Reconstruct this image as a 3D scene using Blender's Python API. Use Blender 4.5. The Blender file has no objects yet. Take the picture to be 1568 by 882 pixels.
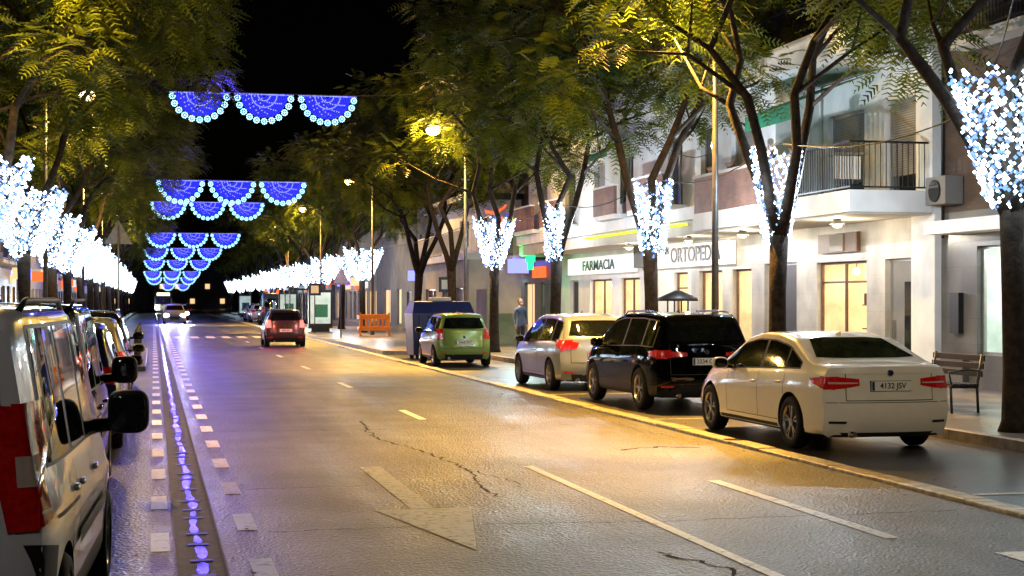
import bpy, math, random, bmesh
import numpy as np
from mathutils import Vector, Matrix
from mathutils.bvhtree import BVHTree
random.seed(7); np.random.seed(7)
S = bpy.context.scene
COL = S.collection
S.view_settings.view_transform = 'Standard'; S.view_settings.look = 'None'; S.view_settings.exposure = 0

# ---------------------------------------------------------------- materials
def mat(name, col, rough=.6, metal=0., emis=None, es=0., var=.15, nscale=8., bump=0., bscale=60., coat=0., spec=.5):
    m = bpy.data.materials.new(name); m.use_nodes = True
    nt = m.node_tree; n = nt.nodes; l = nt.links
    b = n['Principled BSDF']
    b.inputs['Roughness'].default_value = rough
    b.inputs['Metallic'].default_value = metal
    b.inputs['Coat Weight'].default_value = coat
    b.inputs['Coat Roughness'].default_value = .03
    b.inputs['Specular IOR Level'].default_value = spec
    tc = n.new('ShaderNodeTexCoord')
    if var > 0:
        no = n.new('ShaderNodeTexNoise'); no.inputs['Scale'].default_value = nscale
        no.inputs['Detail'].default_value = 5
        l.new(tc.outputs['Object'], no.inputs['Vector'])
        cr = n.new('ShaderNodeValToRGB')
        cr.color_ramp.elements[0].position = .3; cr.color_ramp.elements[1].position = .7
        cr.color_ramp.elements[0].color = (*[c*(1-var) for c in col], 1)
        cr.color_ramp.elements[1].color = (*[min(1, c*(1+var)) for c in col], 1)
        l.new(no.outputs['Fac'], cr.inputs['Fac']); l.new(cr.outputs['Color'], b.inputs['Base Color'])
    else:
        b.inputs['Base Color'].default_value = (*col, 1)
    if bump > 0:
        nb = n.new('ShaderNodeTexNoise'); nb.inputs['Scale'].default_value = bscale; nb.inputs['Detail'].default_value = 4
        l.new(tc.outputs['Object'], nb.inputs['Vector'])
        bp = n.new('ShaderNodeBump'); bp.inputs['Strength'].default_value = bump; bp.inputs['Distance'].default_value = .02
        l.new(nb.outputs['Fac'], bp.inputs['Height']); l.new(bp.outputs['Normal'], b.inputs['Normal'])
    if emis is not None:
        b.inputs['Emission Color'].default_value = (*emis, 1)
        b.inputs['Emission Strength'].default_value = es
    return m

def glow(name, col, s):
    m = bpy.data.materials.new(name); m.use_nodes = True
    nt = m.node_tree; nt.nodes.clear()
    e = nt.nodes.new('ShaderNodeEmission'); e.inputs[0].default_value = (*col, 1); e.inputs[1].default_value = s
    o = nt.nodes.new('ShaderNodeOutputMaterial'); nt.links.new(e.outputs[0], o.inputs[0])
    m.cycles.emission_sampling = 'NONE'
    return m

def glassmat(name):
    m = bpy.data.materials.new(name); m.use_nodes = True
    nt = m.node_tree; nt.nodes.clear()
    t = nt.nodes.new('ShaderNodeBsdfTransparent'); t.inputs[0].default_value = (.93, .95, .95, 1)
    g = nt.nodes.new('ShaderNodeBsdfGlossy'); g.inputs['Roughness'].default_value = .03
    mx = nt.nodes.new('ShaderNodeMixShader'); mx.inputs[0].default_value = .08
    o = nt.nodes.new('ShaderNodeOutputMaterial')
    nt.links.new(t.outputs[0], mx.inputs[1]); nt.links.new(g.outputs[0], mx.inputs[2]); nt.links.new(mx.outputs[0], o.inputs[0])
    return m

def brickmat(name, c1, c2, mortar, scale=1., bw=.25, rh=.07, rough=.7, axis='YZ', ms=.008, bump=.3):
    m = bpy.data.materials.new(name); m.use_nodes = True
    nt = m.node_tree; n = nt.nodes; l = nt.links; b = n['Principled BSDF']
    tc = n.new('ShaderNodeTexCoord'); sp = n.new('ShaderNodeSeparateXYZ'); cb = n.new('ShaderNodeCombineXYZ')
    l.new(tc.outputs['Object'], sp.inputs[0])
    a = {'X': 0, 'Y': 1, 'Z': 2}
    if axis == 'YZ':
        ad = n.new('ShaderNodeMath'); ad.operation = 'ADD'
        l.new(sp.outputs[0], ad.inputs[0]); l.new(sp.outputs[1], ad.inputs[1])
        l.new(ad.outputs[0], cb.inputs[0]); l.new(sp.outputs[2], cb.inputs[1])
    else:
        l.new(sp.outputs[a[axis[0]]], cb.inputs[0]); l.new(sp.outputs[a[axis[1]]], cb.inputs[1])
    br = n.new('ShaderNodeTexBrick')
    br.inputs['Color1'].default_value = (*c1, 1); br.inputs['Color2'].default_value = (*c2, 1); br.inputs['Mortar'].default_value = (*mortar, 1)
    br.inputs['Scale'].default_value = scale; br.inputs['Brick Width'].default_value = bw; br.inputs['Row Height'].default_value = rh
    br.inputs['Mortar Size'].default_value = ms
    l.new(cb.outputs[0], br.inputs['Vector'])
    no = n.new('ShaderNodeTexNoise'); no.inputs['Scale'].default_value = 1.3; no.inputs['Detail'].default_value = 6
    l.new(tc.outputs['Object'], no.inputs['Vector'])
    mr = n.new('ShaderNodeMapRange'); mr.inputs[1].default_value = .3; mr.inputs[2].default_value = .7; mr.inputs[3].default_value = .6; mr.inputs[4].default_value = 1.15
    l.new(no.outputs['Fac'], mr.inputs[0])
    vm = n.new('ShaderNodeVectorMath'); vm.operation = 'SCALE'
    l.new(br.outputs['Color'], vm.inputs[0]); l.new(mr.outputs[0], vm.inputs['Scale'])
    l.new(vm.outputs[0], b.inputs['Base Color'])
    b.inputs['Roughness'].default_value = rough
    bp = n.new('ShaderNodeBump'); bp.inputs['Strength'].default_value = bump; bp.inputs['Distance'].default_value = .01; bp.invert = True
    l.new(br.outputs['Fac'], bp.inputs['Height']); l.new(bp.outputs['Normal'], b.inputs['Normal'])
    return m

def asphaltmat(name, base=.030, tint=(1, .92, .86), r0=.30, r1=.48):
    m = bpy.data.materials.new(name); m.use_nodes = True
    nt = m.node_tree; n = nt.nodes; l = nt.links; b = n['Principled BSDF']
    tc = n.new('ShaderNodeTexCoord')
    def noise(s, d=5, vec=None):
        x = n.new('ShaderNodeTexNoise'); x.inputs['Scale'].default_value = s; x.inputs['Detail'].default_value = d
        l.new(vec if vec else tc.outputs['Object'], x.inputs['Vector']); return x
    mp = n.new('ShaderNodeMapping'); mp.inputs['Scale'].default_value = (1.4, .10, 1)
    l.new(tc.outputs['Object'], mp.inputs[0])
    stain = noise(.8, 7); streak = noise(1.0, 5, mp.outputs[0]); grain = noise(30, 3)
    vo = n.new('ShaderNodeTexVoronoi'); vo.inputs['Scale'].default_value = 36; l.new(tc.outputs['Object'], vo.inputs['Vector'])
    a1 = n.new('ShaderNodeMath'); a1.operation = 'ADD'; l.new(stain.outputs['Fac'], a1.inputs[0]); l.new(streak.outputs['Fac'], a1.inputs[1])
    a2 = n.new('ShaderNodeMath'); a2.operation = 'ADD'; l.new(a1.outputs[0], a2.inputs[0]); l.new(grain.outputs['Fac'], a2.inputs[1])
    mr = n.new('ShaderNodeMapRange'); mr.inputs[1].default_value = 1.15; mr.inputs[2].default_value = 1.85
    l.new(a2.outputs[0], mr.inputs[0])
    cr = n.new('ShaderNodeValToRGB')
    cr.color_ramp.elements[0].color = (*[base*.4*t for t in tint], 1); cr.color_ramp.elements[1].color = (*[base*1.9*t for t in tint], 1)
    l.new(mr.outputs[0], cr.inputs[0]); l.new(cr.outputs[0], b.inputs['Base Color'])
    mr2 = n.new('ShaderNodeMapRange'); mr2.inputs[1].default_value = .7; mr2.inputs[2].default_value = 1.3; mr2.inputs[3].default_value = r0; mr2.inputs[4].default_value = r1
    l.new(a1.outputs[0], mr2.inputs[0]); l.new(mr2.outputs[0], b.inputs['Roughness'])
    b.inputs['Specular IOR Level'].default_value = .5
    bp = n.new('ShaderNodeBump'); bp.inputs['Strength'].default_value = 1.0; bp.inputs['Distance'].default_value = .018
    l.new(vo.outputs['Distance'], bp.inputs['Height'])
    bp2 = n.new('ShaderNodeBump'); bp2.inputs['Strength'].default_value = .45; bp2.inputs['Distance'].default_value = .03
    n5 = noise(16, 6); l.new(n5.outputs['Fac'], bp2.inputs['Height'])
    l.new(bp.outputs['Normal'], bp2.inputs['Normal']); l.new(bp2.outputs['Normal'], b.inputs['Normal'])
    return m

def wornpaint(name, col, thr=.42):
    m = bpy.data.materials.new(name); m.use_nodes = True
    nt = m.node_tree; n = nt.nodes; l = nt.links; b = n['Principled BSDF']
    tc = n.new('ShaderNodeTexCoord'); no = n.new('ShaderNodeTexNoise'); no.inputs['Scale'].default_value = 11; no.inputs['Detail'].default_value = 9; no.inputs['Roughness'].default_value = .7
    l.new(tc.outputs['Object'], no.inputs['Vector'])
    cr = n.new('ShaderNodeValToRGB'); cr.color_ramp.elements[0].position = thr-.06; cr.color_ramp.elements[1].position = thr+.10
    cr.color_ramp.elements[0].color = (.05, .046, .042, 1); cr.color_ramp.elements[1].color = (*col, 1)
    l.new(no.outputs['Fac'], cr.inputs[0]); l.new(cr.outputs[0], b.inputs['Base Color']); b.inputs['Roughness'].default_value = .45
    bp = n.new('ShaderNodeBump'); bp.inputs['Strength'].default_value = .4; bp.inputs['Distance'].default_value = .01
    n2 = n.new('ShaderNodeTexNoise'); n2.inputs['Scale'].default_value = 60; l.new(tc.outputs['Object'], n2.inputs['Vector'])
    l.new(n2.outputs['Fac'], bp.inputs['Height']); l.new(bp.outputs['Normal'], b.inputs['Normal'])
    return m

def leafmat(name, c1, c2):
    m = bpy.data.materials.new(name); m.use_nodes = True
    nt = m.node_tree; n = nt.nodes; l = nt.links; n.clear()
    tc = n.new('ShaderNodeTexCoord'); no = n.new('ShaderNodeTexNoise'); no.inputs['Scale'].default_value = 1.1; no.inputs['Detail'].default_value = 4
    l.new(tc.outputs['Object'], no.inputs['Vector'])
    cr = n.new('ShaderNodeValToRGB'); cr.color_ramp.elements[0].position = .35; cr.color_ramp.elements[1].position = .65
    cr.color_ramp.elements[0].color = (*c1, 1); cr.color_ramp.elements[1].color = (*c2, 1)
    l.new(no.outputs['Fac'], cr.inputs[0])
    d = n.new('ShaderNodeBsdfPrincipled'); d.inputs['Roughness'].default_value = .55; d.inputs['Specular IOR Level'].default_value = .25
    t = n.new('ShaderNodeBsdfTranslucent'); mx = n.new('ShaderNodeMixShader'); mx.inputs[0].default_value = .5
    o = n.new('ShaderNodeOutputMaterial')
    l.new(cr.outputs[0], d.inputs['Base Color']); l.new(cr.outputs[0], t.inputs[0])
    l.new(d.outputs[0], mx.inputs[1]); l.new(t.outputs[0], mx.inputs[2]); l.new(mx.outputs[0], o.inputs[0])
    return m

M = {}
M['asphalt'] = asphaltmat('asphalt')
M['bay'] = brickmat('bay_paving', (.036, .034, .031), (.055, .05, .045), (.014, .013, .012), bw=.24, rh=.12, rough=.36, axis='XY', ms=.012)
M['pave'] = brickmat('pavement_tiles', (.15, .142, .13), (.20, .19, .175), (.06, .055, .05), bw=.4, rh=.4, rough=.28, axis='XY', ms=.012)
M['kerb'] = mat('kerb_stone', (.26, .24, .21), .5, var=.35, nscale=6, bump=.4, bscale=25)
M['kerby'] = mat('edge_stone', (.44, .36, .20), .42, var=.45, nscale=9, bump=.6, bscale=25)
M['ground'] = mat('ground_soil', (.05, .048, .04), .9, var=.3, nscale=.3)
M['paint'] = wornpaint('road_paint', (.80, .78, .74), .37)
M['paint2'] = wornpaint('road_paint_faded', (.62, .60, .55), .39)
M['crack'] = mat('tar_crack', (.006, .0055, .005), .8, var=.2, spec=.15)
M['wetgut'] = mat('puddle_water', (.008, .009, .014), .16, var=.2, nscale=5, bump=.3, bscale=7, spec=1.)
M['gutedge'] = mat('gutter_concrete', (.045, .042, .04), .62, var=.45, nscale=6, bump=.5, bscale=20, spec=.25)
M['grate'] = mat('cast_iron', (.02, .02, .02), .4, .5, var=.2)
M['white'] = mat('white_plaster', (.76, .76, .75), .7, var=.12, nscale=1.4, bump=.15, bscale=30)
M['cream'] = mat('cream_plaster', (.48, .45, .40), .75, var=.15, nscale=1.4, bump=.15, bscale=30)
M['grey'] = mat('grey_render', (.20, .195, .19), .75, var=.2, nscale=1.2, bump=.2, bscale=30)
M['brown'] = brickmat('brown_brick', (.075, .045, .033), (.10, .06, .042), (.06, .052, .048))
M['brick'] = brickmat('red_brick', (.22, .09, .055), (.28, .12, .07), (.16, .14, .12))
M['stone'] = brickmat('granite_tiles', (.12, .118, .115), (.15, .145, .14), (.08, .08, .08), bw=.8, rh=.5, rough=.3, ms=.005)
M['beige'] = brickmat('beige_tiles', (.52, .48, .41), (.55, .51, .44), (.42, .39, .33), bw=.6, rh=.4, rough=.35, ms=.004, bump=.1)
M['dglass'] = mat('window_glass', (.012, .014, .018), .06, var=0, spec=.8)
M['glass'] = glassmat('shop_glass')
M['alu'] = mat('aluminium_frame', (.45, .45, .45), .35, .7, var=.1)
M['wood'] = mat('wood_frame', (.14, .065, .028), .5, var=.3, nscale=12)
M['dark'] = mat('dark_metal', (.02, .02, .022), .45, .3, var=.2)
M['shutter'] = brickmat('roller_shutter', (.28, .27, .25), (.31, .30, .28), (.08, .08, .08), bw=5, rh=.05, rough=.5, ms=.006)
M['polegrey'] = mat('galvanised_steel', (.13, .13, .13), .45, .6, var=.2)
M['bark'] = mat('tree_bark', (.030, .021, .015), .9, var=.5, nscale=9, bump=.9, bscale=22, spec=.2)
M['leaf'] = leafmat('jacaranda_leaf', (.020, .042, .006), (.17, .19, .012))
M['awn'] = mat('green_awning', (.01, .20, .11), .8, var=.2)
M['bulb'] = glow('led_white', (.66, .86, 1.0), 12)
M['bulb2'] = glow('led_cool_dim', (.24, .46, 1.0), 1.6)
M['blue'] = glow('led_blue', (.03, .035, 1.0), 2.0)
M['blue2'] = glow('led_lavender', (.22, .24, 1.0), 2.4)
M['cyan'] = glow('led_cyan_white', (.34, .74, 1.0), 4.0)
M['sodium'] = glow('lamp_lens', (1, .60, .22), 30)
M['warm'] = glow('warm_ceiling', (1, .84, .58), 5)
M['wire'] = mat('cable', (.02, .02, .02), .6, var=0)
M['tyre'] = mat('tyre_rubber', (.014, .014, .014), .8, var=.2, nscale=20, spec=.2)
M['rim'] = mat('alloy_rim', (.42, .42, .43), .28, .85, var=.05)
M['rimd'] = mat('brake_shadow', (.012, .012, .012), .6, .3, var=.1)
M['black'] = mat('black_plastic', (.014, .014, .015), .55, var=.1, spec=.3)
M['cglass'] = mat('car_glass', (.005, .006, .007), .03, var=0, spec=.7)
M['plate'] = mat('number_plate', (.78, .78, .76), .4, var=.05)
M['ink'] = mat('plate_ink', (.01, .01, .01), .5, var=0)
M['tl'] = mat('tail_lens', (.62, .012, .012), .12, var=.25, nscale=30, coat=1.)
M['tlw'] = mat('clear_lens', (.6, .52, .48), .1, var=.1, coat=1.)
M['tlon'] = mat('tail_lens_lit', (.5, .01, .01), .2, emis=(1, .05, .04), es=8., var=0)
M['chrome'] = mat('chrome', (.6, .6, .6), .12, 1., var=0)
M['hl'] = mat('headlamp_lens', (.5, .5, .5), .08, .4, var=.1, coat=1.)
M['hlon'] = glow('headlamp_lit', (1, .97, .88), 200)
M['skin'] = mat('skin', (.38, .22, .16), .55, var=.08)
M['hair'] = mat('hair', (.02, .014, .01), .7, var=.2)
M['jacket'] = mat('jacket_cloth', (.05, .08, .15), .85, var=.2)
M['jeans'] = mat('trouser_cloth', (.02, .022, .03), .9, var=.2)
M['mask'] = mat('face_mask', (.6, .65, .7), .8, var=.05)
M['navy'] = mat('navy_plastic', (.008, .014, .08), .4, var=.2)
M['orange'] = mat('orange_plastic', (.90, .30, .02), .5, var=.1)
M['deadleaf'] = mat('fallen_leaf', (.14, .085, .03), .8, var=.5, nscale=2)
M['intw'] = mat('interior_warm_glow', (.60, .45, .28), .8, emis=(1, .68, .36), es=.45, var=.35, nscale=2.5)  # emission added to the walls, imitating a lit shop interior
M['intc'] = mat('interior_cool_glow', (.5, .55, .52), .8, emis=(.75, 1, .85), es=.4, var=.3, nscale=2.5)  # walls glow by added emission as if lit; also used for backlit panels
M['litwin'] = mat('lit_curtain', (.5, .4, .25), .8, emis=(1, .66, .32), es=1.1, var=.3, nscale=3)
M['sign'] = mat('backlit_sign', (.7, .7, .68), .5, emis=(1, .97, .90), es=.8, var=.05)
M['signd'] = mat('sign_letters', (.05, .05, .06), .5, var=.1)
M['yel'] = glow('neon_yellow', (.80, .80, .06), 1.6)
M['green'] = glow('neon_green', (.02, 1, .18), 3)
M['garl'] = glow('garland_red', (1, .12, .03), 2)
GOODS = [mat('goods_%d' % i, c, .5, var=.2) for i, c in enumerate([(.5, .06, .03), (.04, .15, .4), (.6, .55, .4), (.04, .22, .12), (.5, .26, .03), (.03, .03, .035), (.25, .04, .16), (.10, .05, .025), (.03, .12, .12)])]

# ---------------------------------------------------------------- mesh builder
class MB:
    def __init__(s): s.v = []; s.f = []; s.m = []; s.sm = []; s.mats = []
    def mi(s, m):
        if m not in s.mats: s.mats.append(m)
        return s.mats.index(m)
    def add(s, vs, fs, m, smooth=False):
        o = len(s.v); s.v += [tuple(v) for v in vs]
        i = s.mi(m)
        for f in fs:
            s.f.append(tuple(o+k for k in f)); s.m.append(i); s.sm.append(smooth)
    def box(s, x0, x1, y0, y1, z0, z1, m):
        s.add([(x0, y0, z0), (x1, y0, z0), (x1, y1, z0), (x0, y1, z0), (x0, y0, z1), (x1, y0, z1), (x1, y1, z1), (x0, y1, z1)],
              [(0, 3, 2, 1), (4, 5, 6, 7), (0, 1, 5, 4), (1, 2, 6, 5), (2, 3, 7, 6), (3, 0, 4, 7)], m)
    def quad(s, a, b, c, d, m): s.add([a, b, c, d], [(0, 1, 2, 3)], m)
    def tube(s, pts, rad, m, n=8, cap=True):
        pts = [Vector(p) for p in pts]
        if not hasattr(rad, '__len__'): rad = [rad]*len(pts)
        vs = []; ref = None
        for i, p in enumerate(pts):
            d = (pts[min(i+1, len(pts)-1)]-pts[max(i-1, 0)]).normalized()
            if ref is None: ref = Vector((1, 0, 0)) if abs(d.x) < .8 else Vector((0, 1, 0))
            a = d.cross(ref).normalized(); b = d.cross(a).normalized()
            for k in range(n):
                t = 2*math.pi*k/n
                vs.append(p+(a*math.cos(t)+b*math.sin(t))*rad[i])
        fs = []
        for i in range(len(pts)-1):
            for k in range(n):
                fs.append((i*n+k, i*n+(k+1) % n, (i+1)*n+(k+1) % n, (i+1)*n+k))
        s.add(vs, fs, m, True)
        if cap:
            o = len(s.v)-len(vs); i = s.mi(m)
            for f in (tuple(range(n))[::-1], tuple((len(pts)-1)*n+k for k in range(n))):
                s.f.append(tuple(o+k for k in f)); s.m.append(i); s.sm.append(False)
    def ball(s, c, r, m, nu=10, nv=7, sc=(1, 1, 1), e=1.):
        P = lambda v: math.copysign(abs(v)**e, v)
        vs = []; fs = []
        for j in range(nv+1):
            ph = math.pi*j/nv
            for i in range(nu):
                th = 2*math.pi*i/nu
                vs.append((c[0]+r*sc[0]*P(math.sin(ph))*P(math.cos(th)), c[1]+r*sc[1]*P(math.sin(ph))*P(math.sin(th)), c[2]+r*sc[2]*P(math.cos(ph))))
        for j in range(nv):
            for i in range(nu):
                fs.append((j*nu+i, (j+1)*nu+i, (j+1)*nu+(i+1) % nu, j*nu+(i+1) % nu))
        s.add(vs, fs, m, True)
    def mesh(s, name):
        me = bpy.data.meshes.new(name); me.from_pydata(s.v, [], s.f)
        for m in s.mats: me.materials.append(m)
        me.polygons.foreach_set('material_index', s.m); me.polygons.foreach_set('use_smooth', s.sm); me.update()
        return me
    def build(s, name, parent=None, bevel=0):
        ob = obj(name, s.mesh(name), parent)
        if bevel:
            b = ob.modifiers.new('bevel', 'BEVEL'); b.width = bevel; b.segments = 2; b.limit_method = 'ANGLE'; b.angle_limit = math.radians(50)
        return ob
def obj(name, data, parent=None, loc=None, rot=None, scale=None):
    o = bpy.data.objects.new(name, data); COL.objects.link(o)
    if parent: o.parent = parent
    if loc: o.location = loc
    if rot: o.rotation_euler = rot
    if scale: o.scale = scale
    return o
def root(name, loc=(0, 0, 0), rz=0):
    e = obj(name, None, None, loc, (0, 0, rz)); e.empty_display_size = .3; return e
def plight(name, loc, power, col, r=.05, parent=None, kind='POINT'):
    d = bpy.data.lights.new(name, kind); d.energy = power; d.color = col
    if kind in ('POINT', 'SPOT'): d.shadow_soft_size = r
    return obj(name, d, parent, loc)
def text(name, body, size, loc, rot, m, parent, ext=.01, sx=1.):
    c = bpy.data.curves.new(name, 'FONT'); c.body = body; c.size = size; c.extrude = ext; c.align_x = 'CENTER'; c.align_y = 'CENTER'
    c.materials.append(m); c.offset = .004*size/.3
    return obj(name, c, parent, loc, rot, (sx, 1, 1))

# ---------------------------------------------------------------- camera, world
H = 1.85; YAW = math.atan(549/2400)
cam = bpy.data.cameras.new('camera'); cam.lens = 36*2400/1568; cam.sensor_width = 36; cam.shift_y = 19/1568; cam.clip_end = 3000
co = obj('camera', cam, None, (0, 0, H), (math.radians(90), 0, -YAW)); S.camera = co
w = bpy.data.worlds.new('World'); S.world = w; w.use_nodes = True
sk = w.node_tree.nodes.new('ShaderNodeTexSky'); sk.sky_type = 'NISHITA'; sk.sun_disc = False
sk.sun_elevation = math.radians(3); sk.sun_rotation = math.radians(200)
w.node_tree.links.new(sk.outputs[0], w.node_tree.nodes['Background'].inputs[0])
w.node_tree.nodes['Background'].inputs[1].default_value = .0002
sd = bpy.data.lights.new('moonlight', 'SUN'); sd.energy = .006; sd.angle = .01; sd.color = (.7, .8, 1)
obj('moonlight', sd, None, (0, 0, 30), (math.radians(45), 0, math.radians(20)))

# ---------------------------------------------------------------- ground
def sheet(name, x0, x1, y0, y1, z, m):
    b = MB(); b.quad((x0, y0, z), (x1, y0, z), (x1, y1, z), (x0, y1, z), m); return b.build(name)
sheet('ground', -900, 900, -200, 1600, -.03, M['ground'])
sheet('road', -2.4, 7.2, -15, 420, 0, M['asphalt'])
b = MB(); b.box(7.45, 10.3, -15, 53, -.025, .0, M['bay']); b.box(7.45, 10.3, 95, 420, -.025, .0, M['bay'])
for y in (13.5, 23.2, 29.8, 35.6, 41.5): b.quad((7.6, y, .005), (10.2, y, .005), (10.2, y+.1, .005), (7.6, y+.1, .005), M['paint2'])
b.build('parking_bay')
b = MB()
y = -15.
while y < 420:
    j = random.uniform(-.008, .008); b.box(7.2+j, 7.45+j, y+.008, y+.992, -.02, .04+random.uniform(-.010, .008), M['kerby']); y += 1.0
b.build('edge_kerb', bevel=.015)
b = MB()
def kerbrun(b, x0, x1, y0, y1, z=.14):
    y = y0
    while y < y1-.01:
        e = min(y+1, y1); b.box(x0, x1, y+.004, e-.004, -.02, z, M['kerb']); y = e
b.box(10.45, 15.5, -15, 420, -.02, .135, M['pave']); kerbrun(b, 10.3, 10.45, -15, 53)
b.box(7.75, 10.45, 53.2, 95, -.02, .133, M['pave']); kerbrun(b, 7.6, 7.75, 53, 95); b.box(7.75, 10.3, 53.0, 53.2, -.02, .14, M['kerb'])
kerbrun(b, 10.3, 10.45, 95, 200)
b.build('pavement', bevel=.01)
b = MB(); b.box(-7.5, -2.55, -15, 420, -.02, .135, M['pave']); kerbrun(b, -2.55, -2.4, -15, 160); b.box(-2.4, -.2, 42, 58, -.02, .133, M['pave']); b.build('pavement', bevel=.01)
b = MB()
b.quad((.17, -5, .004), (.50, -5, .004), (.50, 300, .004), (.17, 300, .004), M['gutedge'])
for x in (.17, .49): b.box(x-.008, x+.008, -5, 300, .0045, .016, M['gutedge'])
y = 4.
while y < 230:   # water standing in the channel between grates
    n = random.randint(7, 16); L_, R_ = [], []; ph = random.uniform(0, 6)
    for i in range(n+1):
        e = min(1, .45+.3*min(i, n-i)); wv = e*(.034+.008*math.sin(y*5.3+ph)+random.uniform(-.007, .007)); c = .33+.014*math.sin(y*2.3)
        L_.append((c-wv, y, .008)); R_.append((c+wv, y, .008)); y += .05 if y < 40 else .12
    vs = L_+R_; b.add(vs, [(i, n+1+i, n+2+i, i+1) for i in range(n)], M['wetgut'])
    b.box(.25, .41, y-.03, y+.05, .0085, .013, M['grate']); y += random.uniform(.06, .14)
b.build('drain_gutter')
def mark(pts, m, z=.006):
    b.add([(p[0], p[1], z) for p in pts], [tuple(range(len(pts)))], m)
b = MB()
for i in range(70):
    y = 7.9+2.42*i; mark([(.66, y), (.82, y), (.82, y+1.0), (.66, y+1.0)], M['paint'])
    y = 7.0+2.4*i
    if i < 45: mark([(-.02, y), (.12, y), (.12, y+.95), (-.02, y+.95)], M['paint'])
mark([(4.02, -5), (4.12, -5), (4.12, 17), (4.02, 17)], M['paint'])
y = 24.
while y < 72: mark([(4.01, y), (4.13, y), (4.13, y+2.1), (4.01, y+2.1)], M['paint']); y += 9.1
for k in range(8):
    x = 1.0+k*.78; mark([(x, 78), (x+.42, 78), (x+.42, 82), (x, 82)], M['paint'])
mark([(2.22, 13.72), (2.43, 13.72), (2.46, 17.3), (2.22, 17.3)], M['paint2'])
mark([(1.90, 13.7), (2.33, 11.35), (2.76, 13.7)], M['paint2'])
mark([(5.53, 11.2), (5.66, 11.2), (5.66, 15.2), (5.53, 15.2)], M['paint2'])
mark([(6.0, 10.0), (6.3, 10.0), (6.3, 10.4), (6.0, 10.4)], M['paint'])
b.build('road_markings')
b = MB(); n = 28
vs = [(5.2+.33*math.cos(2*math.pi*i/n), 40+.33*math.sin(2*math.pi*i/n), .0045) for i in range(n)]; b.add(vs, [tuple(range(n))], M['grate']); b.build('manhole_cover')
b = MB()
def crack(pts, wd):
    P = []
    for i in range(len(pts)-1):
        a = np.array(pts[i]); c = np.array(pts[i+1]); n = max(2, int(np.linalg.norm(c-a)/.12))
        for k in range(n): P.append(a+(c-a)*k/n+np.random.randn(2)*.03)
    for i in range(len(P)-1):
        d = P[i+1]-P[i]; d /= np.linalg.norm(d)+1e-6; nn = np.array((-d[1], d[0]))*wd*random.uniform(.4, 1.3)
        b.add([(*(P[i]-nn), .0033), (*(P[i+1]-nn), .0033), (*(P[i+1]+nn), .0033), (*(P[i]+nn), .0033)], [(0, 1, 2, 3)], M['crack'])
crack([(3.1, 24), (2.9, 21), (3.2, 19), (3.35, 16.8), (3.15, 14.8), (3.2, 14.2)], .014)
crack([(3.35, 16.8), (3.6, 15.6), (3.55, 14.9)], .01)
crack([(3.6, 11), (3.9, 10.2), (3.7, 9.6), (4.2, 8.8)], .015)
crack([(.9, 12.6), (2.4, 12.7), (4, 12.5), (7.1, 12.6)], .009)
crack([(.9, 22.5), (3, 22.3), (5, 22.6), (7.1, 22.4)], .012)
crack([(.9, 15.5), (2.2, 15.6)], .01); crack([(5.6, 18.6), (6.2, 18.9), (6.8, 18.6)], .03); crack([(.9, 33), (4, 33.2), (7.1, 33)], .016)
b.build('road_cracks')
b = MB()
for i in range(900):
    y = random.uniform(6, 50)
    x, z = random.choice([(7.1-abs(random.gauss(0, .25)), .01), (7.55+abs(random.gauss(0, .3)), .012), (10.25-abs(random.gauss(0, .3)), .012), (.55+abs(random.gauss(0, .2)), .01), (-.1-abs(random.gauss(0, .5)), .01), (10.5+abs(random.gauss(0, 1.2)), .145)])
    t = random.uniform(0, 6.28); s = random.uniform(.012, .03); c, q = math.cos(t)*s, math.sin(t)*s
    b.add([(x+c, y+q, z), (x-q*.5, y+c*.5, z+.006), (x-c, y-q, z+random.uniform(0, .012)), (x+q*.5, y-c*.5, z)], [(0, 1, 2, 3)], M['deadleaf'])
b.build('fallen_leaves')

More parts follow.
